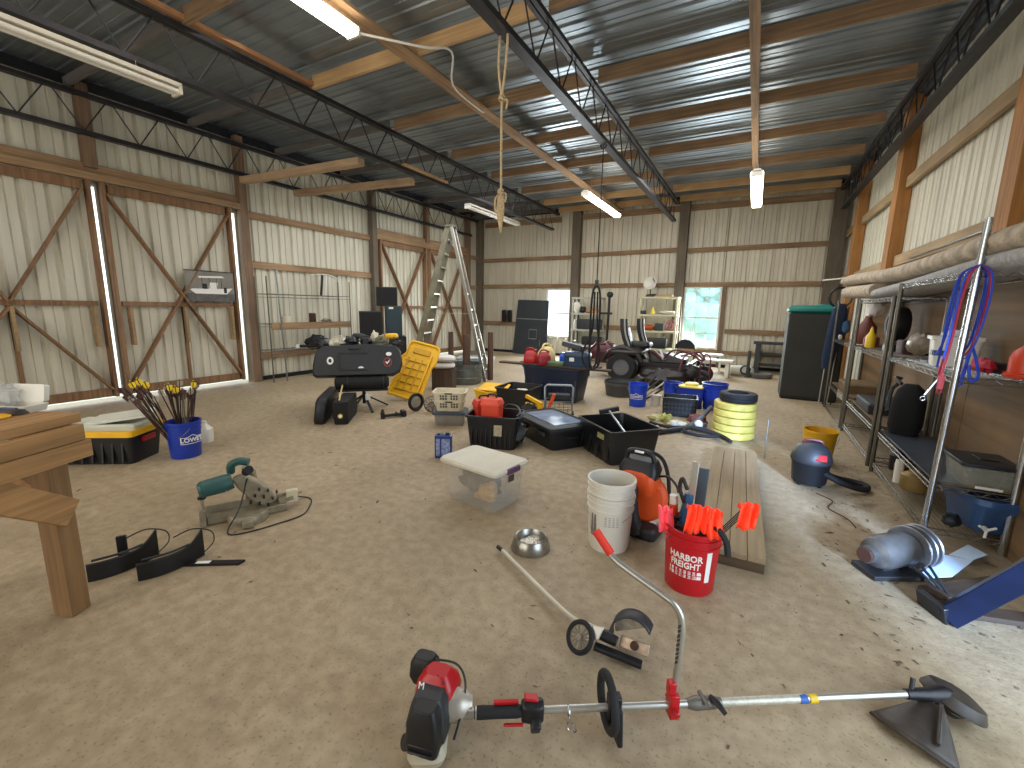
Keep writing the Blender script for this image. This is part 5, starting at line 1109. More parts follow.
b = B(); b.loft([rr(.9, 1.15, .14, .2, cx=.35), rr(.95, 1.2, .2, .22, cx=.35), rr(.9, 1.1, .3, .2, cx=.35), rr(.5, .6, .33, .15, cx=.35)]); b.make('mower_deck', mdk, t, bev=.01)
b = B(); b.loft([rr(.7, .5, .42, .06, cx=.35), rr(.68, .48, .5, .06, cx=.35), rr(.3, .4, .62, .06, cx=.12)]); b.make('foot_platform', mdk, t, bev=.01)
b = B(); b.tube([(.25, -.27, .5), (.12, -.27, .62), (.0, -.27, .66)], .03, 8); b.make('side_trim', mr, t)
b = B(); b.M = Matrix.Translation((.22, -.255, .56)); b.prism([(-.1, .1), (.12, -.06), (.06, -.08), (-.12, .05)], .01); b.prism([(-.02, .12), (.02, .12), (.08, -.02), (.04, -.02)], .012); b.make('white_decal', wht, t)
b = B()
for k in range(3): b.tube(smooth([(.3+.1*k, -.3+.2*k, .5), (.5+.1*k, -.35+.2*k, .7-.05*k), (.8+.05*k, -.3+.25*k, .62), (1.0, -.3+.2*k, .5)]), .018, 6)
b.make('front_tubes', mr, t)
# tiller-like red machine at mower's front right
t = T('garden_tiller', 'reddish garden machine with looped handles at the right end of the mower', 'tiller', (-.98, 9.45, 0), 10)
b = B(); b.lump((-.05, 0, .3), (.15, .15, .13), 9, .25, 12); b.make('engine', mdk, t)
b = B(); b.tube(smooth([(-.3, -.1, .2), (-.2, -.12, .62), (-.05, -.1, .72), (.1, -.1, .55)]), .016, 6); b.tube(smooth([(.1, .1, .3), (.2, .05, .68), (.3, 0, .6), (.28, -.1, .3)]), .016, 6); b.make('handlebars', mat('pinkish_tube', '#7d4450', .45, .2, .2), t)
for s in (-.18, .18): b = B(); b.ring((s, -.05, .12), .1, .03, (0, 1, 0), 20, 6); b.cyl((s, -.08, .12), (s, -.02, .12), .08); b.make('tine_wheel', blk, t)
b = B(); b.tube([(.28, -.2, .02), (.3, -.15, .5)], .014, 6); b.tube([(.1, -.25, .02), (.12, -.2, .45)], .014, 6); b.make('stand_legs', mr, t)
b = B(); b.lump((0, 0, .2), (.35, .2, .2), 19, .3, 14); tag(b.make('machine_clutter', mdk), 'dark heap of machine parts in front of the ride-on mower', 'parts', loc=(-1.45, 9.0, 0))

# ------------------------------------------------------------------ back wall things
t = T('door_panel', 'large dark grey panel with white bead and square leaning by the white window', 'panel', (-6.42, 12.95, 0), 0, rot=(R(-7), R(1), 0))
pm = mat('panel_grey', '#2f353a', .5, .1, .15, 3)
b = B(); b.loft([[(x, y, z) for x, z in ((-.62, .02), (.62, .0), (.55, 1.80), (-.58, 1.80))] for y in (-.03, .03)]); b.make('panel_sheet', pm, t, bev=.004)
b = B(); b.box((0, -.036, 1.18), (1.1, .012, .03)); b.make('bead', galv, t)
b = B()
for p, q in (((-.14, .54), (.14, .54)), ((-.14, .84), (.14, .84)), ((-.14, .54), (-.14, .84)), ((.14, .54), (.14, .84))): b.bar((p[0]+.08, -.037, p[1]), (q[0]+.08, -.037, q[1]), .012, .03)
b.make('square_outline', galv, t)
b = B(); b.box((.35, -.036, .42), (.015, .01, .2)); b.make('scratch_mark', galv, t)
for x, l in ((-7.6, 'left of two slim black speakers on the back wall'), (-7.38, 'right of two slim black speakers on the back wall')):
    t = T('wall_speaker', l, 'speaker', (x, YB-.09, 1.05)); b = B(); b.box((0, 0, .2), (.14, .1, .4)); b.make('cabinet', blk, t, bev=.01); b = B(); b.box((0, -.053, .2), (.12, .008, .36)); b.make('grille', blk2, t); b = B(); b.box((0, .065, .2), (.04, .05, .1)); b.make('bracket', blk, t)
beige = mat('shelf_beige', '#c8c4a4', .55, 0, .08)
def pshelf(x, y, w, d, zs, label, m):
    t = T('plastic_shelving', label, 'shelving', (x, y, 0))
    for z in zs: b = B(); b.loft([rr(w, d, z-.05, .03), rr(w, d, z, .03)]); b.make('shelf', m, t, bev=.004)
    for sx in (-1, 1):
        for sy in (-1, 1): b = B(); b.cyl((sx*(w/2-.04), sy*(d/2-.04), 0), (sx*(w/2-.04), sy*(d/2-.04), zs[-1]-.05), .03, n=10); b.make('leg', m, t)
    return t
pshelf(-4.42, 12.85, .92, .45, (.08, .47, .93, 1.41, 1.88), 'grey-beige plastic shelving right of the white window', mat('shelf_greybeige', '#b3b4a6', .55, 0, .08))
pshelf(-2.36, 12.85, 1.06, .45, (.06, .48, .97, 1.42, 1.90), 'pale yellow plastic shelving left of the gridded window', beige)
def small(name, label, cat, loc, m, s, kind='lump', rz=0, seed=1):
    b = B()
    if kind == 'lump': b.lump((0, 0, s[2]), s, seed, .2, 12)
    elif kind == 'box': b.loft([rr(s[0]*1.9, s[1]*1.9, 0, .02), rr(s[0]*2, s[1]*2, s[2]*1.7, .02), rr(s[0]*1.85, s[1]*1.85, s[2]*2, .02)])
    elif kind == 'jar': b.lathe([(s[0]*.9, 0), (s[0], .02), (s[0], s[2]*1.4), (s[0]*.5, s[2]*1.7), (s[0]*.5, s[2]*2), (0, s[2]*2)])
    elif kind == 'cone': b.lathe([(s[0], 0), (s[0], .01), (s[0]*.8, .02), (s[0]*.3, s[2]*1.5), (s[0]*.15, s[2]*2), (0, s[2]*2)])
    return tag(b.make(name, m), label, cat, loc=loc, rz=rz)
small('white_fan', 'white round fan on the second shelf of the grey-beige shelving', 'fan', (-4.74, 12.75, 1.415), white, (.12, .08, .16), 'lump', seed=2)
small('helmet', 'black helmet beside the white fan on the grey-beige shelving', 'helmet', (-4.55, 12.75, 1.415), blk, (.1, .1, .1), 'lump', seed=3)
small('cloth_pile', 'orange-tan cloth heap on the grey-beige shelving', 'cloth', (-4.27, 12.78, 1.415), mat('peach_cloth', '#c88a5c', .8, 0, .3, 10), (.24, .12, .06), 'lump', seed=4)
small('storage_bin', 'dark bin filling the third shelf of the grey-beige shelving', 'bin', (-4.35, 12.8, .935), blkg, (.36, .17, .15), 'box')
small('spray_bottle', 'pale bottle at the left of the third shelf, grey-beige shelving', 'bottle', (-4.8, 12.75, .935), white, (.04, .04, .14), 'jar')
small('paint_tin', 'pale tin on the fourth shelf of the grey-beige shelving', 'tin', (-4.72, 12.75, .475), galv, (.08, .08, .07), 'jar')
small('storage_bin', 'dark crate on the fourth shelf of the grey-beige shelving', 'bin', (-4.25, 12.8, .475), blk, (.28, .16, .12), 'box')
small('storage_bin', 'dark crate on the bottom shelf of the grey-beige shelving', 'bin', (-4.4, 12.8, .085), blkg, (.38, .17, .14), 'box')
small('funnel', 'bright yellow funnel upside down on the pale yellow shelving', 'funnel', (-2.5, 12.72, 1.425), mat('bright_yellow', '#e2c92a', .5, 0, .05), (.09, .09, .1), 'cone')
small('rope_heap', 'white rope heap on the pale yellow shelving beside the yellow funnel', 'rope', (-2.1, 12.75, 1.425), white, (.22, .12, .05), 'lump', seed=6)
small('black_box', 'small dark box at the left of the shelf with the yellow funnel', 'box', (-2.76, 12.75, 1.425), blk, (.07, .07, .05), 'box')
small('orange_bundle', 'orange bundle on the third shelf of the pale yellow shelving', 'bundle', (-2.62, 12.75, .975), mat('rust_orange', '#b4532a', .7, 0, .2), (.2, .12, .08), 'lump', seed=8)
small('dark_box', 'black box on the third shelf of the pale yellow shelving', 'box', (-2.3, 12.8, .975), blkg, (.12, .12, .1), 'box')
t = T('coiled_cable', 'pinkish cable coil hanging at the right end of the pale yellow shelving', 'cable', (-1.98, 12.72, .98), 0)
b = B(); b.ring((0, 0, .16), .14, .014, (.3, -1, 0)); b.ring((.05, .02, .14), .12, .014, (.5, -1, .1)); b.ring((-.06, .03, .12), .1, .012, (.1, -1, .2)); b.make('cable', mat('pink_cable', '#a35560', .5, 0, .1), t)
small('storage_bin', 'dark bin low on the pale yellow shelving', 'bin', (-2.4, 12.8, .485), blk, (.34, .16, .14), 'box')
t = T('desk_lamp', 'white round-headed lamp standing on top of the pale yellow shelving', 'lamp', (-2.62, 12.8, 1.9))
b = B(); b.lathe([(.12, 0), (.12, .03), (.03, .05), (.015, .06), (.015, .25)]); b.bar((-.1, 0, .04), (.16, -.02, .06), .06, .05); b.make('lamp_base', blk, t)
b = B(); b.lathe([(.03, -.05), (.16, -.02), (.19, .06), (.17, .07), (.02, -.02)], (0, -.02, .36), d=(-.2, -.9, .3)); b.make('lamp_shade', white, t)
b = B(); b.bar((.06, -.08, .5), (.2, -.1, .28), .03, .02); b.make('lamp_arm', blk, t)
small('brass_pan', 'shallow brassy pan on top of the pale yellow shelving', 'pan', (-2.2, 12.8, 1.902), mat('brassy', '#b7a070', .4, .3, .1), (.2, .12, .03), 'box')
t = T('pole_stand', 'tall black pole with round top and cross peg beside the grey-beige shelving', 'stand', (-3.73, 12.6, 0))
b = B(); b.cyl((0, 0, 0), (.02, 0, 1.95), .035); b.make('pole', blk, t); b = B(); b.sph((.03, 0, 1.95), (.1, .06, .09), 12); b.make('pole_head', blk, t); b = B(); b.cyl((-.25, 0, 1.42), (.12, 0, 1.42), .03); b.make('peg', blk, t); b = B(); b.lathe([(.2, 0), (.2, .02), (.04, .04)]); b.make('foot', blk, t)
# folding chair, bench, pipes, plastic table, disc
t = T('folding_chair', 'dark folding chair below the gridded window', 'chair', (-1.45, 11.75, 0), 10)
b = B(); b.loft([rr(.42, .4, .42, .08), rr(.42, .4, .45, .08)]); b.make('seat', mat('chair_grey', '#8c9296', .5, .1, .1), t)
b = B(); b.prism([(.24*math.cos(R(a)), .58+.24*math.sin(R(a))) for a in range(0, 181, 15)], .03, (0, .2, 0)); b.make('backrest', blk, t)
for s in (-1, 1): b = B(); b.tube([(s*.23, -.24, 0), (s*.23, .2, .6), (s*.22, .22, .7)], .012, 8); b.make('leg', blk, t); b = B(); b.tube([(s*.2, .28, 0), (s*.2, -.15, .43)], .012, 8); b.make('leg', blk, t)
t = T('white_bench', 'white plastic bench standing near the gridded window', 'bench', (-.72, 11.5, 0), -4)
b = B(); b.box((0, 0, .38), (.8, .34, .05)); b.make('seat', white, t, bev=.01)
for x in (-.28, .28): b = B(); b.loft([rr(.08, .3, 0, .02, cx=x), rr(.1, .28, .2, .02, cx=x), rr(.07, .24, .355, .02, cx=x)]); b.make('leg', white, t)
t = T('white_bench', 'pale low table behind the white bench under the window', 'table', (-1.05, 12.4, 0), 3)
b = B(); b.box((0, 0, .42), (.9, .4, .05)); b.make('top', mat('pale_grey_top', '#bfc4c4', .5), t, bev=.01)
for x in (-.38, .38): b = B(); b.box((x, 0, .2), (.05, .3, .39)); b.make('leg', white, t)
t = T('sprayer_tank', 'white tank with hoses lying on the floor under the right of the window', 'tank', (-.15, 11.95, 0), 15)
b = B(); b.tube([(-.28, 0, .13), (-.24, 0, .13), (.2, 0, .13), (.26, 0, .13)], [.07, .12, .12, .06], 14); b.make('tank_body', white, t)
b = B(); b.ring((.05, -.12, .16), .1, .02, (0, 1, .1)); b.make('hose', blkg, t)
b = B(); b.lathe([(.06, 0), (.06, .02), (.035, .03), (.035, .62), (.04, .63)]); tag(b.make('steel_post', mat('post_grey', '#4a4e50', .5, .4, .1)), 'short dark post standing on the floor below the window', 'post', loc=(-.02, 11.75, 0))
t = T('plastic_table', 'dark grey plastic work stand against the back wall by the green cabinet', 'stand', (.52, 12.95, 0), 0)
b = B(); b.box((0, 0, .76), (.95, .4, .06)); b.make('tabletop', mat('stand_slate', '#2e3539', .5, 0, .1), t, bev=.01)
for x in (-.36, .36): b = B(); b.box((x, 0, .365), (.12, .36, .73)); b.make('leg', MATS['stand_slate'], t, bev=.01)
for z in (.2, .48): b = B(); b.box((0, .05, z), (.6, .3, .04)); b.make('shelf', MATS['stand_slate'], t, bev=.005)
b = B(); b.lathe([(.22, 0), (.24, .03), (.24, .1), (.2, .11), (.18, .06), (0, .06)]); tag(b.make('round_weight', mat('disc_grey', '#5d5c58', .6, .2, .2)), 'round grey disc lying on the floor before the dark stand', 'disc', loc=(.27, 11.85, 0))

# ------------------------------------------------------------------ green cabinet and right side shelving
t = T('metal_cabinet', 'tall dark olive metal cabinet standing against the right wall', 'cabinet', (.96, 9.6, 0), 0)
om = mat('cabinet_olive', '#302f29', .8, 0., .12, 3)
b = B(); b.box((0, 0, .77), (.84, .75, 1.5)); b.make('cabinet_body', om, t, bev=.006)
b = B(); b.box((0, -.385, .77), (.80, .02, 1.42)); o = b.make('door', om, t, bev=.004)
b = B(); b.box((.3, -.402, .8), (.02, .015, .12)); b.make('handle', blk, o)
b = B(); b.box((0, 0, .01), (.8, .7, .02)); b.make('plinth', blk2, t)
t = T('teal_cushion', 'teal rounded pad lying on top of the olive cabinet', 'pad', (.94, 9.55, 1.522), 0)
tc_ = mat('teal_plastic', '#1a7168', .5, 0, .12)
b = B(); b.loft([rr(.72, .55, 0, .12), rr(.84, .66, .05, .16), rr(.84, .66, .09, .16), rr(.7, .5, .15, .14)]); b.make('pad_body', tc_, t); b = B(); b.loft([rr(.4, .5, .10, .08, cx=.2), rr(.36, .46, .17, .08, cx=.2)]); b.make('raised_cushion', tc_, t)

def unit(y0, y1, label, zs, m, posts_z=1.98, near=False, decked=True, x0=1.17, x1=1.57):
    t = T('shelving_unit', label, 'shelving', ((x0+x1)/2, (y0+y1)/2, 0), 0); w = (x1-x0)/2; l = (y1-y0)/2
    for sx in (-1, 1):
        for sy in (-1, 1):
            pz = 2.14 if (near and sx == -1 and sy == -1) else posts_z
            b = B(); b.cyl((sx*w, sy*l, 0), (sx*w+(.03 if pz > 2 else 0), sy*l, pz), .020 if near and sy < 0 else .018, n=12)
            if near and sx < 0 and sy < 0:
                for k in range(int(pz/.026)): b.cyl((sx*w+.014*.026*k, sy*l, .026*k), (sx*w+.014*.026*k, sy*l, .026*k+.004), .022, n=12)
            b.make('post', chrome if near and sy < 0 else m, t)
    for z in zs:
        b = B()
        for sx in (-1, 1):
            b.cyl((sx*w, -l, z), (sx*w, l, z), .005, n=6); b.cyl((sx*w, -l, z-.035), (sx*w, l, z-.035), .004, n=6)
            n = 22
            for k in range(n): a = -l+2*l*k/n; b.cyl((sx*w, a, z-.035 if k % 2 else z), (sx*w, a+2*l/n, z if k % 2 else z-.035), .0028, n=5)
        for sy in (-1, 1):
            b.cyl((-w, sy*l, z), (w, sy*l, z), .005, n=6); b.cyl((-w, sy*l, z-.035), (w, sy*l, z-.035), .004, n=6)
            for k in range(8): a = -w+2*w*k/8; b.cyl((a, sy*l, z-.035 if k % 2 else z), (a+2*w/8, sy*l, z if k % 2 else z-.035), .0028, n=5)
        n = int(2*w/.028)
        for k in range(1, n): b.cyl((-w+2*w*k/n, -l, z+.002), (-w+2*w*k/n, l, z+.002), .0022, n=5)
        b.make('wire_shelf', chrome if near and z > 1 else m, t)
    if decked:
        for z in (zs[1],): b = B(); b.box((.02, 0, z+.012), (2*w-.06, 2*l-.04, .012)); b.make('shelf_liner', wood('liner_wood', '#6e5a3e', axis=1), t)
    return t
Z1, Z2, Z3, Z4 = .10, .41, 1.13, 1.71
b = B(); b.box((1.37, 4.62, .424), (.36, 1.46, .012)); tag(b.make('shelf_board', mat('board_slate', '#3d434c', .35, .1, .3, 4), bev=.002), 'dark slate board lying on the lower shelf of the chrome unit', 'board')
unit(3.86, 5.38, 'chrome wire shelving nearest the camera with a shiny notched corner post', (Z1, Z2, 1.15, 1.82), shelfsteel, near=True, posts_z=1.83)
unit(5.56, 7.10, 'dull wire shelving, middle unit along the plywood wall', (Z1, Z2, Z3, Z4), shelfsteel, posts_z=1.72)
unit(7.26, 8.80, 'dull wire shelving, farthest unit next to the olive cabinet', (.04, Z2, Z3), shelfsteel, posts_z=1.74)
# rolled carpets on top
cp = mat('carpet_beige', '#b7a893', .98, 0, .3, 9, .8, 60); cpg = mat('carpet_backing', '#a5a3a0', .95, 0, .25, 30, .6, 80)
def sheetroll(name, label, pts, w, th, m, seed=0):
    """a long thick slab following pts, rounded at its long edges"""
    b = B(); P = smooth(pts, 4); rings = []
    for i, p in enumerate(P):
        t_ = (P[min(i+1, len(P)-1)]-P[max(i-1, 0)]).normalized(); x = t_.cross(Vector((0, 0, 1))).normalized(); z = x.cross(t_)
        rings.append([tuple(p + x*(w/2*math.copysign(abs(math.cos(2*PI*k/20))**.5, math.cos(2*PI*k/20))) + z*(th/2*math.sin(2*PI*k/20))) for k in range(20)])
    b.loft(rings); return tag(b.make(name, m), label, 'carpet')
sheetroll('carpet_roll', 'upper folded beige carpet slab draped over the wire shelving', [(1.425, 3.0, 1.96), (1.425, 3.6, 2.0), (1.425, 4.4, 1.99), (1.425, 5.4, 1.975), (1.425, 6.7, 1.99), (1.41, 8.4, 2.06), (1.39, 8.95, 2.05)], .44, .16, cp)
sheetroll('carpet_roll', 'lower grey-backed carpet slab under the beige one, drooping at its far end', [(1.43, 3.0, 1.85), (1.43, 3.6, 1.875), (1.43, 4.3, 1.865), (1.43, 5.4, 1.825), (1.43, 6.9, 1.79)], .43, .13, cpg)
sheetroll('carpet_roll', 'short beige carpet fold hanging at the far end of the stack', [(1.425, 6.98, 1.83), (1.41, 7.9, 1.85), (1.39, 8.75, 1.87)], .44, .19, cp)
b = B(); b.tube([(0, 0, 0), (-.0, -2.6, .02)], .008, 6); tag(b.make('metal_strip', galv), 'thin metal strip lying on the wall side above the carpets', 'strip', loc=(1.68, 7.6, 2.26))

# items on and around the near unit
t = T('white_bin', 'white plastic bin with navy label on the chrome shelving', 'bin', (1.38, 4.62, 1.16), -8)
b = B(); b.loft([rr(.24, .2, 0, .02), rr(.27, .23, .2, .02), rr(.30, .26, .2, .02), rr(.30, .26, .225, .02), rr(.25, .21, .225, .02), rr(.23, .19, .01, .02)]); b.make('bin_body', white, t)
b = B(); b.box((-.085, -.115, .1), (.08, .006, .04)); b.box((-.128, -.05, .1), (.005, .1, .04)); b.make('navy_label', navy, t)
b = B(); b.lump((0, 0, 0), (.1, .07, .04), 15, .2, 12); tag(b.make('white_rag', mat('rag_white', '#c9ccd0', .9, 0, .1)), 'white rag heaped in the white bin', 'rag', loc=(1.40, 4.64, 1.40))
t = T('ratchet_straps', 'blue and red straps hanging in a bundle from the shiny post', 'straps', (1.19, 3.86, 1.86)); t.scale = (1, 1, 1.2)
sb = mat('strap_blue', '#2244b8', .6, 0, .15); sr = mat('strap_red', '#b42438', .6, 0, .15)
rnd = random.Random(8)
for i in range(11):
    side = -1 if i % 2 else 1; x0 = .05*side+rnd.uniform(-.015, .015); y0 = rnd.uniform(-.05, .03)
    ln = rnd.uniform(.55, .85); pts = [(.0, y0*.3-.025, .0), (x0*1.1, y0-.02, -.05), (x0*1.25+rnd.uniform(-.012, .012), y0, -.2), (x0*.95-.015*(1-side), y0, -.4), (x0*.75-.035*(1-side)+rnd.uniform(-.025, .025), y0, -ln*.78)]
    P = smooth(pts, 5); b = B(); V = []; F = []
    for p in P: V += [p+Vector((-.006, 0, 0)), p+Vector((.006, 0, 0)), p+Vector((.006, .003, 0)), p+Vector((-.006, .003, 0))]
    for k in range(len(P)-1):
        for j in range(4): F.append((4*k+j, 4*k+(j+1) % 4, 4*k+4+(j+1) % 4, 4*k+4+j))
    b.add(V, F); b.make('strap', sr if i in (2, 5, 9) else sb, t)
b = B(); b.tube(smooth([(.04, -.02, -.42), (.07, -.03, -.5), (.09, -.03, -.58), (.06, -.03, -.6), (.04, -.02, -.52)]), .009, 6); b.make('strap_loop', sb, t)
b = B(); b.box((-.08, -.03, -.62), (.03, .02, .08)); b.ring((-.08, -.03, -.67), .014, .003, (0, 1, 0)); b.make('ratchet_handle', red, t, bev=.004)
b = B(); b.ring((-.15, -.02, -.72), .012, .003, (0, 1, 0)); b.bar((-.145, -.02, -.70), (-.09, -.02, -.6), .012, .004); b.make('hook', chrome, t)
b = B(); b.lump((0, 0, .05), (.05, .1, .05), 3, .3, 12); tag(b.make('red_strap_bundle', sr), 'red strap bundle on the chrome shelf right of the white bin', 'strap', loc=(1.42, 4.2, 1.16))
b = B(); b.lump((0, 0, .035), (.13, .12, .035), 4, .3, 12); tag(b.make('cable_heap', blk), 'black cord heap at the back of the chrome shelf', 'cord', loc=(1.52, 4.25, 1.16))
t = T('orange_jug', 'orange-red plastic jug at the right end of the chrome shelf', 'jug', (1.545, 3.98, 1.16), 20)
b = B(); b.lathe([(.095, 0), (.1, .01), (.1, .03), (.085, .035), (.085, .13), (.07, .17), (.03, .21), (.03, .25), (0, .25)]); b.make('jug_body', mat('jug_orange', '#c93a14', .4, 0, .05), t); b = B(); b.cyl((0, 0, .25), (0, 0, .275), .034); b.make('cap', blk, t)
t = T('clear_organizer', 'clear plastic box with black lid and white handle on the lower shelf', 'box', (1.47, 4.04, .425), 0)
b = B(); b.loft([rr(.28, .3, 0, .03), rr(.32, .34, .14, .03)]); b.make('box_body', mat('smoke_clear2', '#a5a493', .25, 0, .1, alpha=.5), t); b = B(); b.box((0, 0, .06), (.22, .24, .07)); b.make('contents', mat('dark_contents', '#3b3830', .7, 0, .5, 30), t)
b = B(); b.loft([rr(.34, .36, .14, .03), rr(.34, .36, .165, .03), rr(.28, .3, .17, .03)]); b.box((0, 0, .173), (.1, .12, .006)); b.make('box_lid', blk, t, bev=.003)
b = B(); b.box((-.02, -.175, .01), (.13, .012, .015)); b.make('handle', white, t)
t = T('backpack', 'black bag with hanging straps on the lower shelf of the chrome unit', 'bag', (1.36, 5.36, .43), 70)
b = B(); b.loft([rr(.3, .2, 0, .06), rr(.34, .24, .08, .08), rr(.34, .24, .3, .08), rr(.26, .18, .42, .07), rr(.12, .1, .47, .05)]); b.make('bag_body', mat('bag_black', '#08080a', .9, 0, .1), t)
b = B(); b.tube(smooth([(-.02, .1, .46), (.0, .14, .4), (-.05, .14, .25), (-.1, .13, .2)]), .018, 6); b.tube(smooth([(.05, .08, .46), (.2, .15, .5), (.32, .12, .48)]), .015, 6); b.make('strap', blkg, t)
t = T('fan_heater', 'black round-fronted fan heater standing on the middle shelving unit', 'heater', (1.40, 6.35, 1.14), 0); t.scale = (.8, .8, 1.25)
b = B(); b.lathe([(.14, -.09), (.15, -.06), (.15, .06), (.13, .09)], (0, 0, .24), d=(-1, -.3, 0)); b.box((0, 0, .03), (.2, .26, .06)); b.make('heater_body', blk, t, bev=.006); b = B(); b.ring((-.085, -.026, .24), .08, .01, (-1, -.3, 0)); b.cyl((-.08, -.024, .24), (-.1, -.03, .24), .03); b.make('grille', blkg, t)
b = B(); b.tube(arc((0, 0, .42), .06, -10, 190, 8, 'yz'), .01, 6); b.make('carry_handle', blk, t)
def bottle(name, label, loc, m, r, h, cm, cat='bottle'):
    t = T(name, label, cat, loc); b = B(); b.lathe([(r*.95, 0), (r, .01), (r, h*.55), (r*.45, h*.75), (r*.3, h*.9)]); b.make('bottle_body', m, t); b = B(); b.cyl((0, 0, h*.88), (0, 0, h), r*.32, r*.15); b.make('cap', cm, t); return t
bottle('squeeze_bottle', 'yellow squeeze bottle with pointed top on the far shelving', (1.27, 6.8, 1.14), mat('bottle_yellow', '#d9b81a', .4, 0, .05), .05, .25, yellow)
small('pink_container', 'dull pink round container beside the yellow squeeze bottle', 'container', (1.32, 7.02, 1.14), mat('dull_pink', '#8f4a48', .5, 0, .1), (.08, .08, .08), 'jar')
bottle('white_jug', 'white jug with dark red base on the farthest shelving unit', (1.35, 7.55, 1.14), mat('jug_redbrown', '#6b3428', .5, 0, .15), .11, .42, white, 'jug')
small('plastic_bag', 'crumpled white plastic bag above the dark red jug', 'bag', (1.40, 7.5, 1.50), mat('bag_white', '#d2ccc8', .4, 0, .1), (.09, .09, .12), 'lump', seed=9)
for y, m, l in ((6.0, mat('maroon_box', '#3a2320', .7, 0, .2), 'dark maroon box low behind the fan heater'), (5.8, mat('clear_bag', '#857a68', .3, 0, .3, 20), 'crumpled translucent bag on the middle shelving unit')):
    small('cardboard_box' if 'box' in l else 'plastic_bag', l, 'box' if 'box' in l else 'bag', (1.48, y, 1.14), m, (.12, .12, .07) if 'box' in l else (.1, .12, .12), 'box' if 'box' in l else 'lump', seed=12)
small('tool_case', 'dark flat case lying on the middle unit lower shelf', 'case', (1.42, 6.5, .43), blkg, (.2, .35, .06), 'box')
small('tool_case', 'tan flat box under a dark tray on the farthest unit lower shelf', 'box', (1.42, 7.9, .43), mat('tan_case', '#6d5a3c', .7, 0, .2), (.2, .3, .07), 'box')
for y, m, l, s in ((4.9, mat('copper_tin', '#7a4630', .4, .3, .2), 'copper coloured tin on the bottom shelf behind the shiny post', (.08, .08, .09)), (4.62, mat('brass_tin', '#8d7546', .4, .3, .2), 'brass coloured tin, nearest of the tins on the bottom shelf', (.1, .1, .09)), (5.15, blk, 'black can on the bottom shelf, farthest of the tins', (.06, .06, .1))):
    small('paint_tin', l, 'tin', (1.3, y, .115), m, s, 'jar')
small('white_bracket', 'small white plastic bracket between the tins on the bottom shelf', 'bracket', (1.22, 4.76, .115), white, (.03, .03, .1), 'box')
# blue tool housing on bottom shelf beyond the post
t = T('machine_hood', 'grey-blue moulded machine hood with knob on the bottom near shelf', 'hood', (1.52, 4.06, .13), 10)
hb = mat('hood_blue', '#35527c', .3, .1, .25, 5)
b = B(); b.loft([rr(.26, .34, 0, .06), rr(.28, .38, .1, .06), rr(.32, .46, .17, .08), rr(.34, .48, .2, .08), rr(.32, .46, .235, .08)]); b.make('hood_shell', hb, t)
b = B(); b.cyl((-.12, -.24, .06), (-.13, -.28, .06), .014); [b.cyl((-.13, -.28, .06), (-.13+.05*math.cos(a), -.285, .06+.05*math.sin(a)), .008, n=8) for a in (.5, 2.6, 4.6)]; b.make('star_knob', white, t)
b = B(); b.lump((-.22, -.1, .03), (.05, .05, .05), 3, .2, 10); b.make('motor_block', blk, t)

# navy camp chair folded, hoop
t = T('camp_chair', 'folded navy canvas camp chair leaning between cabinet and shelving', 'chair', (1.2, 8.98, .3), 0)
b = B(); b.loft([rr(.12, .1, .32, .04, cx=-.06), rr(.18, .14, .5, .05, cx=-.05), rr(.22, .15, 1.0, .06), rr(.2, .14, 1.3, .05, cx=.02), rr(.1, .1, 1.4, .04, cx=.03)]); b.make('canvas', canvas, t)
for k in range(4): b = B(); b.cyl((-.1+.06*k, -.06+.03*k, -.29), (-.05+.06*k, .05-.03*k, 1.35), .01, n=8); b.make('frame_tube', (silver, blk)[k % 2], t)
b = B(); b.lump((.12, -.04, 1.02), (.06, .07, .12), 3, .2, 10); b.make('side_pocket', mat('pocket_blue', '#3a5878', .9, 0, .2), t)
b = B(); b.lump((.06, -.07, .86), (.03, .03, .05), 4, .2, 8); b.make('white_tag', white, t)
t = T('cable_hoop', 'black cable hoop hung above the navy camp chair', 'hoop', (1.22, 9.08, 1.80), 0)
b = B(); b.ring((0, 0, 0), .16, .018, (.25, -1, 0), 28, 6, 1); b.make('hoop', blk, t)
b = B(); b.cyl((-.25, .35, .30), (.25, .1, .34), .012); b.make('hanger_rod', white, t)

# shop vac and yellow bucket
t = bucket('bucket', 'yellow bucket behind the shop vacuum on the floor', (.72, 5.42, 0), mat('bucket_yellow', '#cf9a12', .4, 0, .06), 0, h=.35, rb=.125, rt=.15)
t = T('shop_vacuum', 'small black shop vacuum with red switch plate and curled hose', 'vacuum', (.58, 4.66, 0), 0)
b = B(); b.lathe([(.12, .02), (.135, .03), (.15, .2), (.155, .215), (.155, .23)]); b.make('drum', blk, t)
b = B(); b.lathe([(.16, .22), (.165, .24), (.15, .29), (.12, .35), (.07, .39), (.0, .4)]); b.make('motor_head', blkg, t)
b = B(); b.M = Matrix.Translation((.055, -.135, .29)) @ Matrix.Rotation(R(-30), 4, 'X'); b.box((0, 0, 0), (.09, .02, .06)); b.make('switch_plate', red, t, bev=.006)
b = B(); b.tube(smooth([(-.08, 0, .37), (-.05, 0, .41), (.05, 0, .41), (.08, 0, .37)]), .014, 8); b.make('handle', mat('dark_red_handle', '#5c1a1c', .4), t)
b = B(); b.tube(smooth([(.1, -.08, .14), (.2, -.1, .1), (.33, -.05, .05), (.42, .0, .035), (.44, .1, .035), (.36, .16, .035), (.24, .14, .05), (.14, .05, .1)], 6), .026, 8); b.make('hose', rubber, t)
for a in (45, 135, 225, 315): b = B(); b.sph((.11*math.cos(R(a)), .11*math.sin(R(a)), .02), .02, 8); b.make('caster', blk, t)
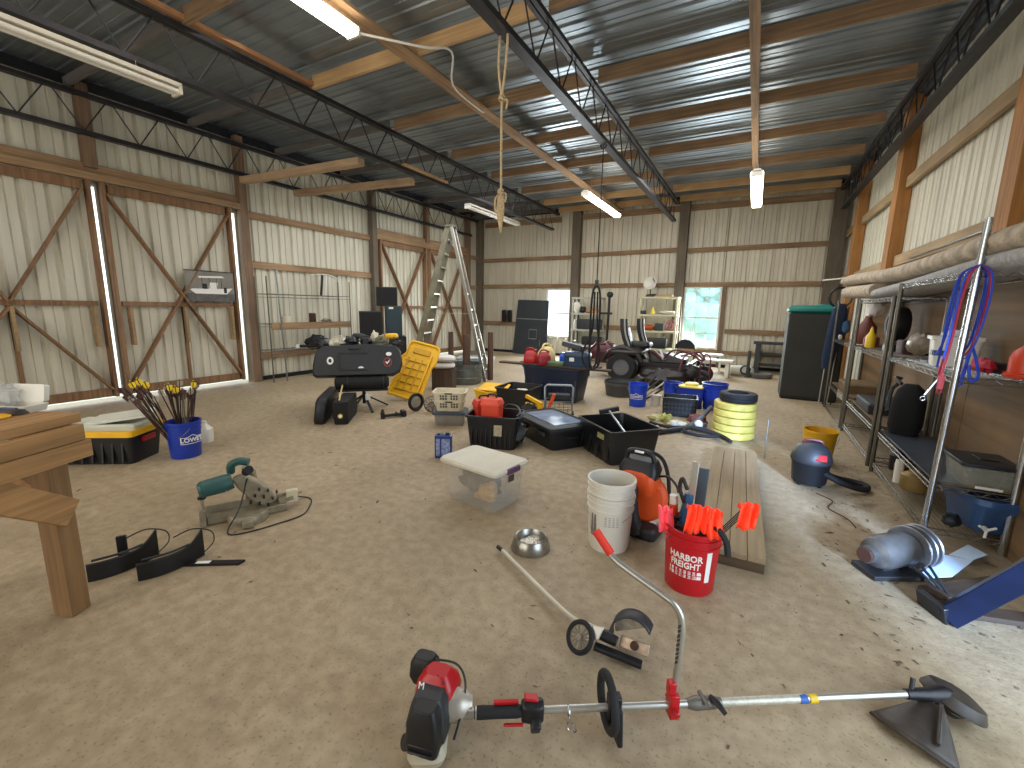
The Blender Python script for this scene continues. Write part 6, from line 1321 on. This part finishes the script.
b = B(); b.tube(smooth([(0, 0, .006), (.1, -.12, .006), (.05, -.3, .006), (.15, -.45, .006), (.18, -.6, .006)]), .004, 5); tag(b.make('extension_cable', mat('cord_brown', '#4a2d22', .6)), 'thin brown cord trailing on the floor in front of the vacuum', 'cord', loc=(.62, 4.42, 0))

# motor with reel
t = T('electric_motor', 'old grey electric motor with pulley reel lying on the floor', 'motor', (.86, 3.25, 0), 30)
mg = mat('motor_grey', '#6b6966', .45, .5, .35, 9)
b = B(); b.lathe([(.03, -.2), (.05, -.2), (.05, -.15), (.085, -.13), (.1, -.08), (.1, .1), (.09, .13), (.03, .15)], (0, 0, .14), d=(1, .25, 0), n=28); b.make('motor_body', mg, t)
b = B(); b.lathe([(.02, -.215), (.042, -.215), (.045, -.19), (.02, -.19)], (0, 0, .14), d=(1, .25, 0)); b.make('end_cap', mat('rusty_cap', '#5b3f36', .6, .4, .3), t)
b = B()
for s in (.14, .19, .235): b.lathe([(.03, s), (.125, s), (.13, s+.006), (.125, s+.012), (.03, s+.012), (.03, s)], (0, 0, .14), d=(1, .25, 0), cap=False)
b.lathe([(.08, .14), (.08, .24)], (0, 0, .14), d=(1, .25, 0)); b.make('pulley_reel', mat('reel_grey', '#807f80', .35, .6, .3, 9), t)
b = B(); b.box((-.02, -.02, .02), (.3, .18, .03)); b.box((-.02, 0, .05), (.1, .1, .06)); b.make('base_plate', mat('base_dark', '#3a3a3d', .5, .5, .3), t, bev=.004)
for k in range(3): b = B(); b.tube(smooth([(.05+.05*k, -.1, .1), (.12, -.2-.03*k, .03), (.2, -.28, .015)]), .008, 6); b.make('lead_wire', blkg, t)
pb = mat('paper_blue', '#c3d9f2', .6, 0, .05)
for i, (pts, l) in enumerate(((((.974, 3.194, .02), (1.203, 3.559, .05), (1.326, 3.538, .06), (1.177, 3.334, .02)), 'pale blue folded sheet lying nearest the motor'), (((1.254, 3.65, .02), (1.407, 3.86, .03), (1.446, 3.702, .05), (1.327, 3.56, .05)), 'second pale sheet lying behind the first toward the shelving'))):
    c_ = Vector(pts[0]); b = B(); q = [Vector(p)-c_ for p in pts]; b.loft([[tuple(p+Vector((0, 0, .004))) for p in q], [tuple(p) for p in q]]); tag(b.make('paper_sheet', pb), l, 'paper', loc=tuple(c_))
# steel stand leg, bottom right
t = T('steel_stand', 'dark blue steel stand leg with foot leaning in at the right edge', 'stand', (1.0, 2.86, 0), 0)
bs_ = mat('stand_blue', '#14203c', .35, .3, .25, 6)
b = B(); b.bar((.02, -.02, .03), (.42, -.22, .78), .085, .1); b.make('leg', bs_, t, bev=.004)
b = B(); b.bar((.42, -.22, .78), (.9, .6, .82), .08, .08); b.bar((.9, .6, .03), (.88, .55, .8), .08, .08); b.make('frame', bs_, t, bev=.004)
b = B(); b.box((-.03, .02, .045), (.035, .17, .09), (0, R(-15), R(25))); b.make('foot', blk, t, bev=.006)
b = B(); b.lump((.08, .06, .05), (.05, .04, .045), 8, .2, 12); b.make('shiny_bolt_cover', chrome, t)
for i, (x, y, w, l, rz) in enumerate(((1.35, 3.35, .12, .9, 40), (1.42, 3.05, .1, .8, 15))):
    b = B(); b.box((0, 0, .015), (l, w, .03)); tag(b.make('scrap_board', wood('scrap_dark', '#4e3d2e', axis=0), bev=.003), ('dark scrap board on the floor behind the blue sheet', 'dark scrap board under the steel stand')[i], 'board', loc=(x, y, 0), rz=rz)

# ------------------------------------------------------------------ ceiling things
tube_on = mat('tube_lit', '#ffffff', .4, 0, 0, emit=14, emc='#fff2dc'); tube_off = mat('tube_unlit', '#d8d4c8', .3, 0, 0); fix = mat('fixture_white', '#c9c3b4', .5, 0, .05)
def fixture(x, y0, y1, z, lit, label, zc=4.38):
    t = T('fluorescent_light', label, 'light', (x, (y0+y1)/2, z)); L_ = (y1-y0)/2
    b = B(); b.box((0, 0, .045), (.1 if lit else .16, 2*L_, .04)); b.make('housing', fix, t, bev=.004)
    if lit:
        b = B(); b.loft([[(x_, y_, z_) for x_, z_ in ((-.085, .03), (-.09, .0), (-.06, -.035), (.06, -.035), (.09, .0), (.085, .03))] for y_ in (-L_+.03, L_-.03)]); b.make('diffuser', tube_on, t)
    else:
        for s in (-.04, .04): b = B(); b.cyl((s, -L_+.03, -.01), (s, L_-.03, -.01), .024, n=12); b.make('tube', tube_off, t)
    for s in (-1, 1):
        b = B(); b.box((0, s*(L_-.015), .0), (.16, .03, .08)); b.make('end_cap', fix, t)
        b = B(); b.cyl((0, s*L_*.7, .06), (0, s*L_*.7, zc-z), .003, n=5); b.make('hanging_wire', galv, t)
fixture(-5.50, .35, 2.72, 3.70, False, 'long unlit fluorescent fixture under the truss at the top left', 3.84)
fixture(-3.80, 2.25, 3.55, 4.22, True, 'glowing fluorescent fixture cut by the top edge of the picture')
fixture(-3.28, 9.0, 11.45, 3.86, True, 'glowing fluorescent fixture in the middle distance by the hanging hoist')
fixture(-.18, 8.0, 10.4, 3.62, True, 'glowing fluorescent fixture at the right, seen end-on')
fixture(-6.0, 8.75, 11.2, 3.80, False, 'unlit fluorescent fixture near the back left corner', 3.95)
b = B(); b.tube(smooth([(-3.75, 3.55, 4.22), (-3.3, 4.0, 4.2), (-3.2, 4.36, 4.3), (-3.5, 4.8, 4.2), (-3.6, 5.5, 4.22), (-3.75, 5.9, 4.34)]), .012, 6); tag(b.make('ceiling_cable', white), 'white cable sagging from the lit fixture along the flat roof plank', 'cable')
# rope hanging from the middle truss
rope = mat('rope', '#b9a27c', .9, 0, .25, 60, .5, 120)
t = T('hanging_rope', 'tan rope hanging from the middle truss with two knots', 'rope', (-2.12, 3.62, 0))
b = B(); b.tube([(0, 0, 3.32), (.0, 0, 2.9), (.005, 0, 2.52)], .011, 8); b.make('single_strand', rope, t)
b = B(); b.tube(smooth([(0, 0, 3.35), (-.035, 0, 3.6), (-.02, 0, 3.9), (-.06, .02, 3.97)]), .011, 8); b.tube(smooth([(0, 0, 3.35), (.035, 0, 3.6), (.05, 0, 3.84), (.02, .0, 3.93)]), .011, 8); b.make('upper_loop', rope, t)
for z in (3.33, 2.56): b = B(); b.ring((0, 0, z), .022, .012, (.3, .4, .9), 12, 6); b.ring((0, 0, z+.02), .02, .012, (-.4, .2, .9), 12, 6); b.tube(smooth([(.01, 0, z), (.05, .01, z-.01), (.045, 0, z-.08)]), .009, 6); b.make('knot', rope, t)
b = B()
for k in range(4): b.tube(smooth([(-.02+.012*k, .004*k, 2.54), (-.03+.02*k, 0, 2.42), (-.01+.008*k, 0, 2.3), (.005, 0, 2.22)]), .011, 6)
b.tube(smooth([(0, 0, 2.56), (-.06, .01, 2.52), (-.055, 0, 2.42), (-.02, 0, 2.38)]), .01, 6); b.make('tail_hank', rope, t)
# hoist line and straps
t = T('hanging_hoist', 'black line hanging from the middle truss ending in long looped straps', 'hoist', (-2.12, 6.5, 0))
b = B(); b.cyl((0, 0, 1.95), (0, 0, 3.84), .008, n=6); b.make('line', blk2, t)
b = B(); b.box((0, 0, 1.93), (.05, .03, .08)); b.ring((0, 0, 3.84), .04, .01, (0, 1, 0)); b.make('swivel', blk, t)
for s, z0, z1 in ((-1, 1.9, .62), (1, 1.9, .66)):
    b = B(); b.tube(smooth([(0, 0, z0), (s*.06, 0, 1.75), (s*.07, 0, 1.2), (s*.06, 0, .8), (s*.02, 0, z1)]), .016, 6); b.make('strap', blk2, t)
b = B(); b.tube(smooth([(-.03, .02, 1.8), (-.05, .03, 1.2), (-.16, .03, .95), (-.18, .02, .78), (-.08, 0, .62), (.06, 0, .66), (.1, 0, .82), (.04, .0, 1.3), (.02, 0, 1.8)]), .014, 6); b.make('long_loop', blk2, t)
b = B(); b.tube([(-.06, 0, 1.25), (-.06, .0, .6), (-.055, 0, .52)], .014, 6); b.make('tail', blk2, t)

# litter on the slab: wood chips, leaves and dirt nobody could count
rnd = random.Random(77); b = B()
for i in range(1600):
    if i < 450: x, y = rnd.uniform(-6.5, 1.0), rnd.uniform(1.2, 9.5)
    elif i > 1300: x, y = rnd.uniform(-6.3, -2.2), rnd.uniform(2.2, 6.2)
    elif i < 1050: x, y = rnd.gauss(.95, .3), rnd.uniform(2.2, 9)
    else: x, y = rnd.uniform(-8.4, 1.2), rnd.uniform(2, 12.8)
    s = rnd.uniform(.003, .008)*(1.7 if rnd.random() < .12 else 1); a = rnd.uniform(0, PI); l = rnd.uniform(1.2, 3.2)
    ca, sa = math.cos(a), math.sin(a); pts = []
    for u_, v_ in ((-l, -.2), (-.3*l, -1), (l, -.2), (.4*l, .8)): pts.append((x+s*(u_*ca-v_*sa), y+s*(u_*sa+v_*ca), .0015+rnd.uniform(0, .004)))
    b.add(pts, [(0, 1, 2, 3)])
o = b.make('floor_litter', mat('litter', '#66553f', .9, 0, .5, 3), flat=True); tag(o, 'scattered wood chips and dry leaf bits over the concrete floor', 'litter', kind='stuff')

# pieces that sit on a part go one level deeper
DEEPER = {'bucket_body': ('bucket_lettering', 'emblem_outline', 'slogan', 'slogan_bands', 'label_print', 'label_photo', 'side_label'), 'tote_lid': ('latch',), 'case_shell': ('white_sticker', 'red_sticker', 'sticker_mark', 'sticker_field', 'sticker_tick', 'handle'),
          'housing': ('tube', 'end_cap'), 'control_housing': ('trigger', 'throttle_lock'), 'fuel_tank': ('fuel_cap',), 'top_cover': ('engine_badge', 'badge_mark'), 'wheel_tyre': ('wheel_spokes',), 'blade': ('blade_bolt',),
          'bent_handle': ('red_grip', 'handle_lettering'), 'door': ('handle',), 'cabinet': ('grille', 'bracket'), 'shaft': ('shaft_decal', 'warning_badge', 'badge_blue', 'shaft_plug'), 'box_lid': ('handle',), 'basket_body': ('slots', 'grip'),
          'chest_lid': ('lid_panel',), 'chest_body': ('latch', 'side_handle'), 'guard': ('guard_rim', 'guard_rib'), 'can_body': ('cap',), 'motor_head': ('switch_plate',), 'motor_housing': ('chuck',), 'box_body': ('navy_label', 'label'), 'tub_body': ('label', 'ribs', 'tub_lettering')}
base = lambda o: o.name.split('.')[0]
byp = {}
for o in COL.objects:
    if o.parent is not None and o.parent.parent is None: byp.setdefault(o.parent, []).append(o)
for root, ch in byp.items():
    for host in ch:
        for o in ch:
            if o is not host and base(o) in DEEPER.get(base(host), ()) and o.parent is root and host.parent is root and sum(base(c) == base(host) for c in ch) == 1: o.parent = host
# ------------------------------------------------------------------ lights, sky, camera
def area(name, loc, target, sx, sy, power, col):
    l = bpy.data.lights.new(name, 'AREA'); l.shape = 'RECTANGLE'; l.size = sx; l.size_y = sy; l.energy = power; l.color = col
    o = bpy.data.objects.new(name, l); COL.objects.link(o); o.location = loc
    o.rotation_euler = (Vector(target)-Vector(loc)).to_track_quat('-Z', 'Y').to_euler(); return o
area('doorway_daylight', (1.95, 1.3, 1.2), (.6, 3.2, 0), 1.9, 2.1, 45, (.55, .75, 1.0))
area('front_fill', (-4.0, -3.6, 2.0), (-3.5, 4, .8), 6.0, 3.0, 215, (1.0, .95, .87))  # added fill lamp before the solid front wall, lights everything from behind
area('roof_bounce', (-3.5, 1.5, 4.0), (-3.5, 2.5, 0), 6, 4, 80, (1.0, .93, .83))
area('mid_bounce', (-3.5, 7.5, 3.75), (-3.5, 8, 0), 8, 6, 320, (.97, .98, 1.0))
area('window_daylight', (-5.6, YB-.12, 1.4), (-5.6, 8, .2), .9, 1.5, 150, (.9, .97, 1.0))
area('window_daylight_2', (-1.3, YB-.12, 1.3), (-1.6, 8, 0), .9, 1.6, 120, (.88, .97, 1.0))
sl = bpy.data.lights.new('low_sky_light', 'SUN'); sl.energy = 15; sl.angle = R(9); sl.color = (.42, .62, 1.0)
so = bpy.data.objects.new('low_sky_light', sl); COL.objects.link(so); so.rotation_euler = Vector((-.36, .86, -.33)).to_track_quat('-Z', 'Y').to_euler()
w = bpy.data.worlds.new('sky'); sc.world = w; w.use_nodes = True; nt = w.node_tree
bg = nt.nodes['Background']; sky = nt.nodes.new('ShaderNodeTexSky'); sky.sky_type = 'HOSEK_WILKIE'; sky.turbidity = 6; sky.sun_direction = (.3, .2, .9)
mixn = nt.nodes.new('ShaderNodeMixRGB'); mixn.inputs['Fac'].default_value = .75; mixn.inputs['Color2'].default_value = (.85, .95, 1, 1)
nt.links.new(sky.outputs['Color'], mixn.inputs['Color1']); nt.links.new(mixn.outputs['Color'], bg.inputs['Color']); bg.inputs['Strength'].default_value = 3.6

yaw, pitch, roll, FPX = R(28.5456), R(-9.9503), R(1.0021), 437.816
f = Vector((-math.sin(yaw)*math.cos(pitch), math.cos(yaw)*math.cos(pitch), math.sin(pitch)))
r0 = Vector((math.cos(yaw), math.sin(yaw), 0)); u0 = r0.cross(f)
r_ = r0*math.cos(roll)+u0*math.sin(roll); u_ = -r0*math.sin(roll)+u0*math.cos(roll)
cam = bpy.data.cameras.new('camera'); co = bpy.data.objects.new('camera', cam); COL.objects.link(co)
co.matrix_world = Matrix(((r_.x, u_.x, -f.x, 0), (r_.y, u_.y, -f.y, 0), (r_.z, u_.z, -f.z, 1.55), (0, 0, 0, 1)))
cam.sensor_width = 36; cam.lens = FPX/1024*36; cam.clip_start = .02; cam.clip_end = 200
sc.camera = co
sc.view_settings.view_transform = 'Standard'; sc.view_settings.look = 'None'; sc.view_settings.exposure = 0.0
